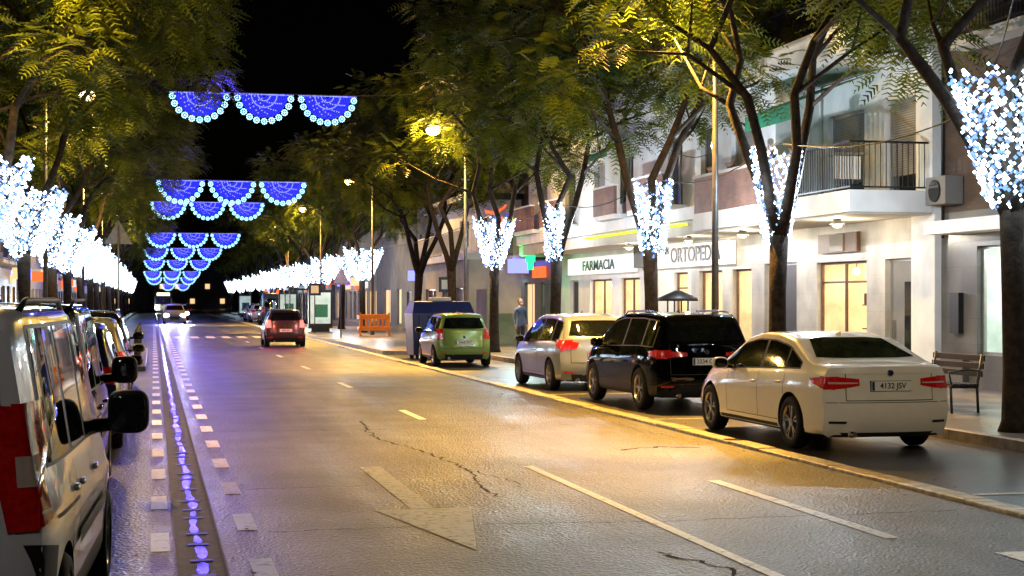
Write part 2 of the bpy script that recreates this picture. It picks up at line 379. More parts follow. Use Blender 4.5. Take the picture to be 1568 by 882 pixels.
# ---------------------------------------------------------------- buildings
SHOPL = []
def facade(b, X, y0, y1, z0, z1, ops, wm, depth=.15):
    """wall facing -X with real openings. ops: (ya,yb,za,zb,kind)"""
    ys = sorted({y0, y1, *[o[0] for o in ops], *[o[1] for o in ops]}); zs = sorted({z0, z1, *[o[2] for o in ops], *[o[3] for o in ops]})
    for i in range(len(ys)-1):
        for j in range(len(zs)-1):
            cy = (ys[i]+ys[i+1])/2; cz = (zs[j]+zs[j+1])/2
            if any(o[0] < cy < o[1] and o[2] < cz < o[3] for o in ops): continue
            b.quad((X, ys[i+1], zs[j]), (X, ys[i], zs[j]), (X, ys[i], zs[j+1]), (X, ys[i+1], zs[j+1]), wm)
    for (a, c, za, zb, k) in ops:
        D = depth
        b.quad((X, a, za), (X, a, zb), (X+D, a, zb), (X+D, a, za), wm); b.quad((X, c, za), (X, c, zb), (X+D, c, zb), (X+D, c, za), wm)
        b.quad((X, a, zb), (X, c, zb), (X+D, c, zb), (X+D, a, zb), wm); b.quad((X, a, za), (X, c, za), (X+D, c, za), (X+D, a, za), wm)
        fr = M['alu'] if k != 'shopw' else M['wood']; n = 1
        if k.startswith('shop'):
            R = 1.9; x0 = X+D; iw = M['intw'] if k != 'shopc' else M['intc']; ZC = zb+.25
            for yy in (a-.3, c+.3): b.quad((x0, yy, za), (x0, yy, ZC), (x0+R, yy, ZC), (x0+R, yy, za), iw)
            b.quad((x0, a-.3, ZC), (x0, c+.3, ZC), (x0+R, c+.3, ZC), (x0+R, a-.3, ZC), M['white']); b.quad((x0, a-.3, za), (x0, c+.3, za), (x0+R, c+.3, za), (x0+R, a-.3, za), M['beige'])
            b.box(x0+.6, x0+1.1, a+.1, c-.1, ZC-.06, ZC-.005, M['warm'])
            b.quad((x0+R, a-.3, za), (x0+R, c+.3, za), (x0+R, c+.3, ZC), (x0+R, a-.3, ZC), iw)
            for sh in (.45, 1.05, 1.6):
                if za+sh < zb-.3:
                    b.box(x0+.45, x0+.8, a+.05, a+(c-a)*.55, za+sh-.03, za+sh-.002, M['wood'])
                    gy = a+.1
                    while gy < a+(c-a)*.5:
                        gw = random.uniform(.10, .26); gh = random.uniform(.14, .42); gx = x0+random.uniform(.5, .62)
                        b.box(gx, gx+.14, gy, gy+gw, za+sh, za+sh+gh, random.choice(GOODS)); gy += gw+random.uniform(.03, .25)
            b.box(x0+R-.05, x0+R-.01, a+(c-a)*.6, a+(c-a)*.95, za+1.0, za+1.9, GOODS[5]); b.box(x0+R-.06, x0+R-.051, a+(c-a)*.64, a+(c-a)*.91, za+1.08, za+1.82, random.choice(GOODS))
            b.box(x0+1.0, x0+1.45, a+(c-a)*.5, c+.1, za, za+.85, M['wood']); b.box(x0+.96, x0+1.49, a+(c-a)*.48, c+.12, za+.851, za+.89, M['white'])
            for q in range(4): gy = a+(c-a)*(.55+q*.1); b.box(x0+1.1, x0+1.25, gy, gy+.12, za+.891, za+.891+random.uniform(.15, .4), random.choice(GOODS))
            for q in (.3, .7): b.ball((x0+.5, a+(c-a)*q, zb-.22), .09, M['warm'], 10, 7); b.tube([(x0+.5, a+(c-a)*q, zb-.14), (x0+.5, a+(c-a)*q, ZC)], .008, M['dark'], 5)
            b.quad((x0+.03, a, za), (x0+.03, c, za), (x0+.03, c, zb), (x0+.03, a, zb), M['glass'])
            SHOPL.append((x0+.9, (a+c)/2, zb+.12, (c-a), k))
            n = 2 if c-a > 1.6 else 1
        elif k == 'win':
            b.quad((X+D, a, za), (X+D, c, za), (X+D, c, zb), (X+D, a, zb), M['dglass']); n = 2
        elif k == 'shut':
            zm = za+(zb-za)*.25; b.quad((X+D, a, zm), (X+D, c, zm), (X+D, c, zb), (X+D, a, zb), M['shutter']); b.quad((X+D+.02, a, za), (X+D+.02, c, za), (X+D+.02, c, zm), (X+D+.02, a, zm), M['dglass'])
        elif k == 'lit':
            b.quad((X+D, a, za), (X+D, c, za), (X+D, c, zb), (X+D, a, zb), M['litwin']); n = 2
        elif k == 'door':
            b.quad((X+D, a, za), (X+D, c, za), (X+D, c, zb), (X+D, a, zb), M['dark']); b.box(X+D-.05, X+D-.01, a+.12, a+.16, za+.9, za+1.3, M['chrome'])
        elif k == 'doorg':
            b.quad((X+D, a, za), (X+D, c, za), (X+D, c, zb), (X+D, a, zb), M['grey']); b.box(X+D-.02, X+D-.002, a+.2, a+.55, za+.3, zb-.5, M['dglass']); b.box(X+D-.06, X+D-.01, c-.2, c-.16, za+.9, za+1.3, M['chrome'])
        t = .06; x1 = X+D-.03; x2 = X+D+.028
        b.box(x1, x2, a, a+t, za, zb, fr); b.box(x1, x2, c-t, c, za, zb, fr)
        b.box(x1, x2, a+t, c-t, zb-t, zb, fr); b.box(x1, x2, a+t, c-t, za, za+t, fr)
        if k == 'shopw' and za < .25: b.box(x1+.01, x2-.01, a+t, c-t, zb-.5, zb-.45, fr)
        for q in range(1, n):
            yy = a+(c-a)*q/n; b.box(x1, x2, yy-t/2, yy+t/2, za+t, zb-t, fr)
TR = (math.radians(90), 0, math.radians(-90))
def railing(b, X, y0, y1, z0, z1, m, step=.12):
    b.box(X-.02, X+.02, y0, y1, z1-.04, z1, m); b.box(X-.015, X+.015, y0, y1, z0+.05, z0+.08, m)
    y = y0+.05
    while y < y1-.03: b.box(X-.008, X+.008, y-.008, y+.008, z0+.08, z1-.04, m); y += step
def railx(b, Y, x0, x1, z0, z1, m, step=.12):
    b.box(x0, x1, Y-.02, Y+.02, z1-.04, z1, m); b.box(x0, x1, Y-.015, Y+.015, z0+.05, z0+.08, m)
    x = x0+.05
    while x < x1-.03: b.box(x-.008, x+.008, Y-.008, Y+.008, z0+.08, z1-.04, m); x += step

r = root('apartment_building'); b = MB()
facade(b, 15.5, 14, 28.9, .13, 3.6, [(21.0, 24.0, .8, 2.9, 'shopc'), (25.0, 27.5, .8, 2.9, 'shopc')], M['stone'])
facade(b, 15.5, 14, 28.9, 3.6, 12.5, [(24.6, 26.2, 4.6, 6.2, 'shut'), (21.2, 22.8, 4.6, 6.2, 'shut'), (26.0, 27.4, 7.6, 9.2, 'shut'), (22.5, 24, 7.6, 9.2, 'win')], M['brown'])
b.box(14.9, 15.5, 14, 28.5, 3.15, 3.4, M['white']); b.box(15.0, 15.5, 24.2, 27.8, 6.7, 6.9, M['cream'])
railing(b, 15.0, 24.2, 27.8, 6.9, 7.8, M['dark'])
b.box(15.38, 15.49, 28.0, 28.35, 1.2, 2.0, M['dark']); b.box(15.36, 15.49, 27.8, 28.7, .13, .7, M['stone'])
b.box(15.501, 24, 28.5, 28.89, .13, 12.5, M['brown']); b.box(15.4, 24, 14, 28.9, 12.5, 12.8, M['grey'])
b.box(15.1, 15.48, 28.0, 28.8, 3.75, 4.3, M['grey']); b.tube([(15.09, 28.4, 4.02), (15.06, 28.4, 4.02)], .22, M['dark'], 16)
b.tube([(15.45, 28.75, 3.1), (15.45, 28.75, 6.5), (15.45, 28.75, 9)], .03, M['dark'], 6)
b.build('walls', r)

r = root('white_apartment_house'); b = MB()
facade(b, 15.5, 28.9, 44.0, .13, 3.6, [(30.2, 31.4, .13, 2.75, 'doorg'), (32.3, 35.0, .16, 2.75, 'shopw'), (36.2, 38.3, .13, 2.8, 'door'), (39.2, 40.6, .5, 2.7, 'shopw'), (41.4, 43.3, .5, 2.7, 'shopw')], M['beige'])
facade(b, 15.5, 44.0, 60.0, .13, 3.6, [(44.3, 45.6, .2, 2.7, 'shopw'), (49.0, 51.2, .3, 2.6, 'shopw'), (52.2, 55.0, .3, 2.6, 'shopw'), (56.6, 57.8, .13, 2.6, 'door')], M['white'])
facade(b, 15.3, 28.9, 34.4, 3.9, 6.85, [(29.6, 31.0, 3.95, 6.1, 'shut'), (32.0, 33.9, 3.95, 6.1, 'shut')], M['white'])
b.box(13.5, 15.29, 28.9, 38.2, 3.62, 4.06, M['white'])
b.box(13.55, 15.29, 28.95, 38.2, 3.58, 3.618, M['cream'])
b.box(13.5, 13.62, 31.8, 38.1, 4.06, 4.95, M['brick']); b.box(13.46, 13.66, 31.8, 38.15, 4.95, 5.02, M['cream'])
railing(b, 13.56, 28.98, 31.8, 4.06, 5.05, M['dark']); railx(b, 28.98, 13.56, 15.25, 4.06, 5.05, M['dark'])
b.box(13.5, 15.29, 28.9, 38.2, 6.86, 7.35, M['white']); b.box(13.4, 15.29, 28.8, 38.3, 7.352, 7.42, M['cream'])
b.box(14.2, 15.3, 34.4, 34.6, 4.06, 6.85, M['white'])
facade(b, 14.2, 34.6, 38.2, 4.06, 6.85, [(35.4, 37.3, 4.5, 6.1, 'shut')], M['white'])
b.box(13.8, 14.6, 31.0, 31.05, 4.9, 4.94, M['alu']); b.box(13.8, 14.6, 30.3, 30.35, 4.9, 4.94, M['alu'])
b.box(13.9, 14.5, 30.5, 30.53, 4.4, 4.88, M['white'])
b.add([(15.25, 31.2, 6.8), (15.25, 34.3, 6.8), (13.4, 34.3, 6.1), (13.4, 31.2, 6.1), (13.4, 34.3, 5.75), (13.4, 31.2, 5.75)], [(0, 1, 2, 3), (3, 2, 4, 5)], M['awn'])
facade(b, 14.4, 38.2, 60, 4.35, 7.45, [(38.9, 40.1, 4.9, 6.5, 'win'), (41.6, 42.9, 4.4, 6.5, 'win'), (46.2, 47.6, 4.9, 6.4, 'win'), (49.3, 50.6, 4.9, 6.4, 'shut'), (53.0, 54.4, 4.9, 6.4, 'win'), (57.0, 58.3, 4.9, 6.4, 'shut')], M['white'])
b.box(13.9, 15.5, 38.25, 60.0, 4.0, 4.34, M['white']); b.box(14.0, 15.48, 38.3, 60, 3.6, 3.99, M['cream'])
for (a, c) in ((41.2, 44.6), (45.9, 48.2), (52.6, 55.4), (56.6, 59.6)):
    b.box(13.7, 14.38, a, c, 4.36, 4.5, M['white']); b.box(13.68, 13.78, a, c, 4.5, 5.35, M['brick']); b.box(13.64, 13.82, a, c, 5.352, 5.41, M['white'])
b.box(14.1, 16, 38.25, 60.2, 7.46, 7.85, M['white']); b.box(14.2, 14.3, 38.25, 60, 7.852, 8.3, M['white'])
b.add([(14.38, 46, 6.9), (14.38, 48.3, 6.9), (13.5, 48.3, 6.4), (13.5, 46, 6.4), (13.5, 48.3, 6.25), (13.5, 46, 6.25)], [(0, 1, 2, 3), (3, 2, 4, 5)], M['awn'])
facade(b, 16.5, 28.9, 44, 7.4, 13.2, [(30.2, 32.2, 7.6, 9.6, 'shut'), (34.5, 36.5, 7.6, 9.6, 'win'), (39, 41, 8, 9.6, 'shut'), (30.2, 32.2, 10.6, 12.4, 'shut'), (35, 37, 10.6, 12.4, 'win')], M['brown'])
b.box(15.3, 16.49, 29, 37, 10.2, 10.5, M['cream']); railing(b, 15.35, 29, 37, 10.5, 11.4, M['dark']); railing(b, 13.7, 29, 38, 7.42, 8.3, M['dark'])
facade(b, 17.5, 44, 60, 7.4, 10.4, [(46, 47.6, 8.2, 9.7, 'win'), (52, 53.6, 8.2, 9.7, 'shut')], M['grey'])
b.box(16.51, 24, 28.9, 29.1, 7.4, 13.2, M['brown']); b.box(15.31, 24, 28.9, 28.95, 3.6, 7.4, M['white']); b.box(16.4, 24, 28.9, 44.1, 13.2, 13.4, M['grey'])
b.box(15.35, 15.498, 28.9, 29.9, .13, 3.6, M['white'])
b.box(15.40, 15.49, 32.6, 34.7, 2.95, 3.4, M['wood']); b.box(15.37, 15.40, 33.3, 34.0, 2.98, 3.37, M['cream'])
for i in range(5): b.tube([(13.65, 31.9+i*1.3, 5.02), (13.6, 31.9+i*1.3, 5.2)], [.10, .14], M['brick'], 8)
b.tube([(15.28, 34.2, 4.1), (15.28, 34.2, 7)], .035, M['cream'], 6)
b.build('walls', r)
b = MB(); b.box(15.30, 15.48, 40.3, 47.2, 2.85, 3.5, M['sign']); b.box(15.22, 15.47, 47.4, 48.8, 2.9, 3.6, M['grey']); b.box(15.30, 15.48, 49.2, 57.4, 2.80, 3.4, M['sign'])
b.box(13.9, 14.0, 40.0, 50.0, 3.86, 3.92, M['yel']); b.box(15.3, 15.4, 47.25, 47.33, .2, 3.4, M['yel'])
b.build('shop_sign_panels', r)
text('sign_letters', 'ORTOPEDIA', .62, (15.27, 43.1, 3.18), TR, M['signd'], r, sx=1.25)
text('sign_letters', 'GRUPO IN', .34, (15.27, 46.2, 3.35), TR, M['signd'], r)
text('sign_letters', 'FARMACIA', .5, (15.27, 53.2, 3.08), TR, M['signd'], r, sx=1.7)
b = MB(); b.box(14.3, 14.45, 59.15, 60.05, 3.35, 3.65, M['green']); b.box(14.3, 14.45, 59.45, 59.75, 3.05, 3.349, M['green']); b.box(14.3, 14.45, 59.45, 59.75, 3.651, 3.95, M['green'])
o = b.build('pharmacy_cross')
b = MB(); b.box(14.46, 15.4, 59.55, 59.65, 3.45, 3.55, M['dark']); b.build('bracket', o)
plight('cross_light', (14.0, 59.6, 3.5), 90, (.05, 1, .2), .1, o)
for (yy, zz) in ((31.0, 3.5), (36.5, 3.5), (40.5, 3.5), (46, 3.5)):
    b = MB(); b.tube([(14.2, yy, zz+.09), (14.2, yy, zz-.03)], [.06, .16], M['cream'], 12); b.ball((14.2, yy, zz-.06), .10, M['warm'], sc=(1, 1, .5))
    o = b.build('ceiling_lamp'); plight('bulb', (14.2, yy, zz-.22), 95, (1, .86, .64), .05, o)
for (x, y, z, wd, k) in SHOPL:
    l = plight('shop_ceiling_light', (x, y, z), 80*max(1, wd/2), (1, .78, .50) if k == 'shopw' else (.85, 1, .9), .3, r, 'AREA'); l.data.shape = 'RECTANGLE'; l.data.size = .8; l.data.size_y = wd*.8

def block(name, X, y0, y1, h, wm, side=1, seed=0, D=9, pl=.12):
    rnd = random.Random(seed); b = MB()
    ops = []; y = y0+.8
    while y < y1-2.4:
        wv = rnd.uniform(1.6, 2.6); ops.append((y, min(y+wv, y1-.4), .3, 2.6, 'lit' if rnd.random() < .5 else rnd.choice(['doorg', 'win', 'door']))); y += wv+1.0
    facade(b, X, y0, y1, .1, 3.5, ops, M['stone'] if rnd.random() < .5 else wm)
    ops = []; z = 4.3
    while z < h-2:
        y = y0+1.2
        while y < y1-2: ops.append((y, y+1.3, z, z+1.5, 'lit' if rnd.random() < pl else rnd.choice(['shut', 'win']))); y += 3.4
        z += 3
    facade(b, X, y0, y1, 3.5, h, ops, wm)
    z = 3.6
    while z < h-2:
        y = y0+.8
        while y < y1-3:
            if rnd.random() < .5:
                b.box(X-.8, X-.002, y, y+2.4, z-.002, z+.15, M['white']); railing(b, X-.78, y, y+2.4, z+.15, z+1.05, M['dark'], .2)
            y += 3.4
        z += 3
    b.box(X+.001, X+D, y0+.001, y0+.2, .1, h, wm); b.box(X+.001, X+D, y1-.2, y1-.001, .1, h, wm); b.box(X-.15, X+D, y0-.05, y1+.05, h, h+.3, M['grey'])
    for i in range(4):
        if rnd.random() < .8: yy = rnd.uniform(y0+1, y1-3); b.box(X-.12-.01*i, X-.004, yy, yy+rnd.uniform(1.5, 3), 2.75+.02*i, 3.2+.02*i, rnd.choice([M['sign'], M['litwin'], M['intc'], M['garl']]))
        if rnd.random() < .8: yy = rnd.uniform(y0+1, y1-1); b.box(X-1.0-.01*i, X-.13, yy, yy+.12, 3.0, 3.6, rnd.choice([M['sign'], M['litwin'], M['blue2'], M['garl']]))
    o = b.build(name)
    if side < 0: o.rotation_euler = (0, 0, math.pi)
    return o
block('apartment_building', 15.6, 60.4, 80, 11.5, M['brown'], seed=1)
block('apartment_building', 15.6, 80.3, 94, 9.5, M['grey'], seed=2)
block('apartment_building', 15.8, 112, 140, 7.0, M['cream'], seed=4)
block('apartment_building', 15.6, 141, 175, 10.5, M['grey'], seed=5)
block('apartment_building', 15.6, 176, 230, 9, M['brown'], seed=6)
r = root('terrace_house'); b = MB()
facade(b, 13.2, 66, 78, .13, 3.6, [(67, 69, .9, 2.4, 'shut'), (71, 72.4, .13, 2.5, 'door'), (74, 77, .9, 2.4, 'win')], M['grey'])
facade(b, 14.2, 66, 78, 3.9, 6.2, [(67, 69.2, 4.3, 5.6, 'win'), (71, 73.2, 4.3, 5.6, 'win')], M['white'])
b.box(12.9, 15.5, 65.8, 78.2, 3.6, 3.89, M['white']); b.box(13.201, 15.5, 65.95, 66.1, .13, 3.6, M['cream']); b.box(14.201, 15.5, 65.95, 66.1, 3.9, 6.2, M['white']); b.box(13.0, 15.55, 65.8, 78.2, 6.21, 6.45, M['navy'])
railing(b, 13.0, 65.9, 78, 3.9, 4.9, M['white']); railx(b, 65.9, 13.0, 15.4, 3.9, 4.9, M['white'])
for i in range(6):
    b.box(14.35+i*.17, 14.50+i*.17, 65.90, 65.94, 4.9, 5.6-(i % 3)*.15, [M['blue2'], M['garl'], M['cyan'], M['blue'], M['yel'], M['blue2']][i])
b.build('walls', r)
b = MB(); facade(b, 15.6, 94.2, 111.8, .1, 6.2, [(96, 98, .9, 2.4, 'shut'), (100, 102, .3, 2.6, 'lit'), (105, 108, .3, 2.6, 'lit')], M['grey']); b.box(15.601, 24, 94.2, 94.4, .1, 6.2, M['grey']); b.box(15.4, 24, 94.1, 111.9, 6.2, 6.5, M['cream']); b.build('low_commercial_building')
b = MB()
for i in range(7): b.box(13.0, 14.6, 60.6+i*.3, 60.9+i*.3, .13, .30+i*.17, M['grey'])
b.box(12.85, 12.99, 60.6, 62.7, .13, 2.3, M['grey']); b.build('entrance_steps')
b = MB()
for i in range(60):
    t = i/59; b.ball((13.6, 60.5+t*4.0, 5.6-.15*math.sin(t*math.pi)+.05*math.sin(i)), .03, M['garl'], 6, 4)
b.build('red_garland')
for i, (a, c, h, m) in enumerate([(10, 34, 10, 'cream'), (35, 62, 12, 'brown'), (63, 92, 10, 'grey'), (93, 130, 9, 'cream'), (131, 175, 11, 'brown'), (176, 230, 9, 'grey')]):
    block('apartment_building', 7.5, -c, -a, h, M[m], side=-1, seed=20+i)
b = MB(); rnd = random.Random(3)
x = -60
while x < 90:
    wd = rnd.uniform(9, 16); h = rnd.uniform(7, 13); Y = 330+rnd.uniform(-10, 10); b.box(x, x+wd-.3, Y, Y+10, 0, h, M[rnd.choice(['cream', 'grey', 'brown'])])
    for k in range(int(wd/3)):
        for zz in range(int(h/3)):
            if rnd.random() < .3: b.box(x+1+k*3, x+1.9+k*3, Y-.05, Y-.01, 1.2+zz*3, 2.2+zz*3, M['litwin'])
    x += wd
b.build('distant_buildings')

# ---------------------------------------------------------------- trees
LAMPS = [(9.45, Y, 7.4) for Y in (28.7, 53.6, 77.4, 102, 127)]
LLAMPS = [(-2.05, 27.0, 7.4), (-1.85, 46.5, 7.4), (-1.85, 71, 7.4), (-1.85, 97, 7.4)]
def fronds(C, R, N, rnd, zs=.75):
    P = []
    for c, rr in zip(C, R):
        v = rnd.normal(size=(N, 3)); v /= np.linalg.norm(v, axis=1)[:, None]
        rad = rr*rnd.uniform(.25, 1.05, (N, 1)); P.append(np.hstack([c[None]+v*rad*np.array([1, 1, zs]), v]))
    P = np.vstack(P); p0 = P[:, :3]; d = P[:, 3:]+rnd.normal(size=(len(P), 3))*.45; d[:, 2] = d[:, 2]*.6-.12
    d /= np.linalg.norm(d, axis=1)[:, None]
    s = np.cross(d, [0, 0, 1.]); s /= (np.linalg.norm(s, axis=1)[:, None]+1e-6)
    tilt = rnd.uniform(-.5, .5, (len(P), 1)); upv = np.cross(s, d); s = s*np.cos(tilt)+upv*np.sin(tilt)
    ln = rnd.uniform(.32, .55, (len(P), 1)); V = []
    K = 6
    for j in range(1, K+1):
        t = j/K; base = p0+d*ln*t; base[:, 2] -= .14*t*t
        lp = .15*math.sin(.5+2.3*t)
        for sg in (-1, 1):
            tip = base+s*sg*lp+d*.05; tip[:, 2] -= .02
            wv = d*.022
            V.append(np.stack([base-wv, base+wv, tip+wv*.5, tip-wv*.5], 1))
    return np.concatenate(V, 0).reshape(-1, 3)
def leafmesh(name, V, m):
    n = len(V)//4; me = bpy.data.meshes.new(name)
    me.vertices.add(len(V)); me.vertices.foreach_set('co', V.astype(np.float32).ravel())
    me.loops.add(len(V)); me.loops.foreach_set('vertex_index', np.arange(len(V), dtype=np.int32))
    me.polygons.add(n); me.polygons.foreach_set('loop_start', np.arange(0, len(V), 4, dtype=np.int32)); me.polygons.foreach_set('loop_total', np.full(n, 4, dtype=np.int32))
    me.materials.append(m); me.update(calc_edges=True); return me
def tree_meshes(seed, spread=3.2, zlo=6.2, ztop=10.5, N=95, bias=0., flare=.55):
    rnd = np.random.RandomState(seed); b = MB(); C = []; R = []
    lean = rnd.uniform(-.12, .12, 2)
    b.tube([(0, 0, -.05), (0, 0, .15), (lean[0]*.3, lean[1]*.3, .8), (lean[0]*.8, lean[1]*.6, 1.8), (lean[0], lean[1], 2.9)], [.27, .20, .165, .15, .17], M['bark'], 12)
    nl = 3+seed % 2; a0 = rnd.uniform(0, 6.28)
    for i in range(nl):
        az = a0+i*2*math.pi/nl+rnd.uniform(-.3, .3); f = rnd.uniform(.75, 1.25)
        def pt(r, z, w=.12):
            aa = az+.35*math.sin(z*1.7+i*2)*min(1, (z-2.7)/2)
            return Vector((lean[0]+math.cos(aa)*r+rnd.uniform(-w, w)+bias*max(0, z-5)*.25, lean[1]+math.sin(aa)*r+rnd.uniform(-w, w), z))
        L = [Vector((lean[0], lean[1], 2.75)), pt(flare*.45*f, 3.5, .04), pt(flare*f, 4.4, .08), pt(flare*1.5*f+.15, 5.3, .12), pt(spread*.33*f+.1, 6.2, .2), pt(spread*.42*f, 7.1, .25), pt(spread*.6*f, 8.2, .25), pt(spread*.7*f, ztop-1, .3)]
        b.tube(L, [.125, .105, .092, .082, .068, .055, .038, .018], M['bark'], 8)
        for k in (3, 4, 5, 5, 6, 6):
            p = L[k]; a2 = az+rnd.uniform(-1.3, 1.3); ln = rnd.uniform(1.2, 2.4)*spread/3.2
            q1 = p+Vector((math.cos(a2)*ln*.5, math.sin(a2)*ln*.5, rnd.uniform(.4, .9))); q2 = p+Vector((math.cos(a2)*ln, math.sin(a2)*ln, rnd.uniform(.5, 1.7)))
            if q2.z < zlo: q2.z = zlo+rnd.uniform(0, .6)
            b.tube([p, q1, q2], [.05, .035, .015], M['bark'], 6); C.append(np.array(q2)); R.append(rnd.uniform(.7, 1.15))
            q3 = q1+Vector((rnd.uniform(-1, 1), rnd.uniform(-1, 1), rnd.uniform(.5, 1.3))); b.tube([q1, q3], [.03, .012], M['bark'], 5)
            if q3.z > zlo-.3: C.append(np.array(q3)); R.append(rnd.uniform(.6, 1.0))
        C.append(np.array(L[-1])); R.append(1.1)
    return b.mesh('trunk_mesh'), fronds(C, R, N, rnd)
TV = []
for sd_, kw in ((11, {}), (12, {}), (13, dict(flare=.7)), (14, dict(flare=.6, spread=3.6))):
    wm, V = tree_meshes(sd_, N=100, **kw); TV.append((wm, leafmesh('crown_mesh', V, M['leaf']), V))
TL = []
for sd_ in (21, 22, 23):
    wm, V = tree_meshes(sd_, spread=4.3, zlo=5.5, ztop=11.5, N=160, bias=.05); TL.append((wm, leafmesh('crown_mesh', V, M['leaf']), V))

def net_mesh(seed, r0, r1, z0, z1, dn=24):
    rnd = random.Random(seed); b = MB()
    o = [(1, 0, 0), (-1, 0, 0), (0, 1, 0), (0, -1, 0), (0, 0, 1), (0, 0, -1)]; F = [(0, 2, 4), (2, 1, 4), (1, 3, 4), (3, 0, 4), (2, 0, 5), (1, 2, 5), (3, 1, 5), (0, 3, 5)]
    ph = rnd.uniform(0, 6.28)
    for i in range(dn):
        th = 2*math.pi*i/dn; top = z1-.22*abs(math.sin(i*.6+ph))-rnd.uniform(0, .06); bot = z0+rnd.uniform(0, .35); nb = int((top-bot)/.046); lastp = None
        for k in range(nb+1):
            t = k/nb; z = bot+(top-bot)*t; tt = (z-z0)/(z1-z0); rr = r0+(r1-r0)*(tt**.8)*(1+.22*math.sin(2*th+ph)+.1*math.sin(3*th+2*ph))
            rr += .02*math.sin(k*1.7+i); a = th+.09*math.sin(k*.9+i*2.1)
            p = (rr*math.cos(a)+rnd.uniform(-.025, .025), rr*math.sin(a)+rnd.uniform(-.025, .025), z+rnd.uniform(-.02, .02)); q = rnd.uniform(.014, .036)
            b.add([(p[0]+v[0]*q, p[1]+v[1]*q, p[2]+v[2]*q) for v in o], F, M['bulb'] if rnd.random() < .58 else M['bulb2'])
            if lastp:
                b.add([lastp, (lastp[0], lastp[1], lastp[2]+.010), (p[0], p[1], p[2]+.010), p], [(0, 1, 2, 3)], M['bulb2'] if rnd.random() < .5 else M['wire'])
            lastp = p
    return b.mesh('net_bulbs')
NETS = [net_mesh(1, .2, .64, 2.7, 4.5, 42), net_mesh(2, .18, .50, 2.7, 4.55, 36), net_mesh(3, .2, .44, 2.7, 4.5, 34), net_mesh(4, .22, .74, 2.75, 4.6, 54), net_mesh(5, .2, .30, 2.8, 4.5, 24)]
def lamp_cleared(var, X, Y, rz, sc):
    """leaves cut at the lamp heads and below, shaped to let lamp light through"""
    V = var[2].reshape(-1, 4, 3); c = V.mean(1); ca, sa = math.cos(rz), math.sin(rz)
    wx = X+sc*(ca*c[:, 0]-sa*c[:, 1]); wy = Y+sc*(sa*c[:, 0]+ca*c[:, 1]); wz = c[:, 2]+.13; keep = np.ones(len(c), bool)
    for L, k in [(l, 1) for l in LAMPS]+[(l, .3) for l in LLAMPS]:
        if abs(L[1]-Y) > 12 or abs(L[0]-X) > 6: continue
        dx = wx-L[0]; dy = wy-L[1]; below = np.clip(L[2]-wz, 0, 9); dy2 = np.where(dy < 0, dy/1.9, dy*1.3); dx2 = np.where(dx < 0, dx/1.2, dx*1.6)
        keep &= ~((np.hypot(dx2, dy2) < .45+.95*k*below) & (wz < L[2]+.2))  # cone of leaves removed to shape the lamp's pool on the road
        keep &= ~(np.sqrt(dx**2+dy**2+(wz-L[2])**2) < .6)
    if keep.all(): return var[1]
    return leafmesh('crown_mesh', V[keep].reshape(-1, 3), M['leaf'])
def put_tree(X, Y, var, rz, net, sc=1., nl=90, netsc=(1, 1, 1), back=150):
    r = root('jacaranda_tree', (X, Y, .13), 0)
    obj('trunk_and_limbs', var[0], r, rot=(0, 0, rz), scale=(sc, sc, 1)); obj('foliage', lamp_cleared(var, X, Y, rz, sc), r, rot=(0, 0, rz), scale=(sc, sc, 1))
    if net is not None:
        obj('fairy_light_net', NETS[net], r, rot=(0, 0, rz*.7), scale=netsc)
        rr = .8*netsc[0]
        if nl:
            a = -2.4 if X > 0 else -.8
            plight('net_light', (rr*math.cos(a), rr*math.sin(a), 3.6), nl, (.60, .80, 1), .03, r)
            if X > 0: plight('net_light', (rr, .1, 3.9), back, (.76, .88, 1), .03, r)
put_tree(11.0, 18.5, TV[2], 2.4, 3, nl=25, netsc=(1.22, 1.22, 1.04), back=150)
put_tree(11.0, 26.6, TV[0], .5, 1, nl=30, back=420)
put_tree(11.0, 33.8, TV[3], 1.4, 2, nl=30, netsc=(1.1, 1.1, 1), back=420)
put_tree(11.0, 42.8, TV[1], 4.1, 4, nl=30, back=400)
put_tree(11.0, 50.8, TV[3], 3.3, 0, nl=40, back=400)
put_tree(11.3, 59.5, TV[1], 1.0, None, 1.05)
put_tree(11.3, 68.5, TV[0], 2.0, None, 1.1)
for i, Y in enumerate((84, 94, 104, 115, 127, 139, 152, 167, 185, 205, 230)):
    put_tree(11.0, Y, TL[i % 3] if i % 2 else TV[i % 4], math.pi if i % 2 else i*1.3, 3 if i % 2 == 0 else 0, 1., 160 if Y in (84, 104, 127) else 0, (1.3, 1.3, 1))
put_tree(-3.3, 12.5, TV[1], .2, 0, 1., 130)  # unseen tree and net, added to light the white van coolly
for i, Y in enumerate((31, 41, 51.5, 62, 72, 82, 93, 104, 116, 129, 143, 158, 175, 200, 225)):
    put_tree(-3.1, Y, TL[i % 3], (.0, -.3, .35)[i % 3], 3 if i % 2 else 0, 1., (60 if i < 3 else 140) if i in (0, 1, 2, 4, 6, 8) else 0, (1.2, 1.2, 1))

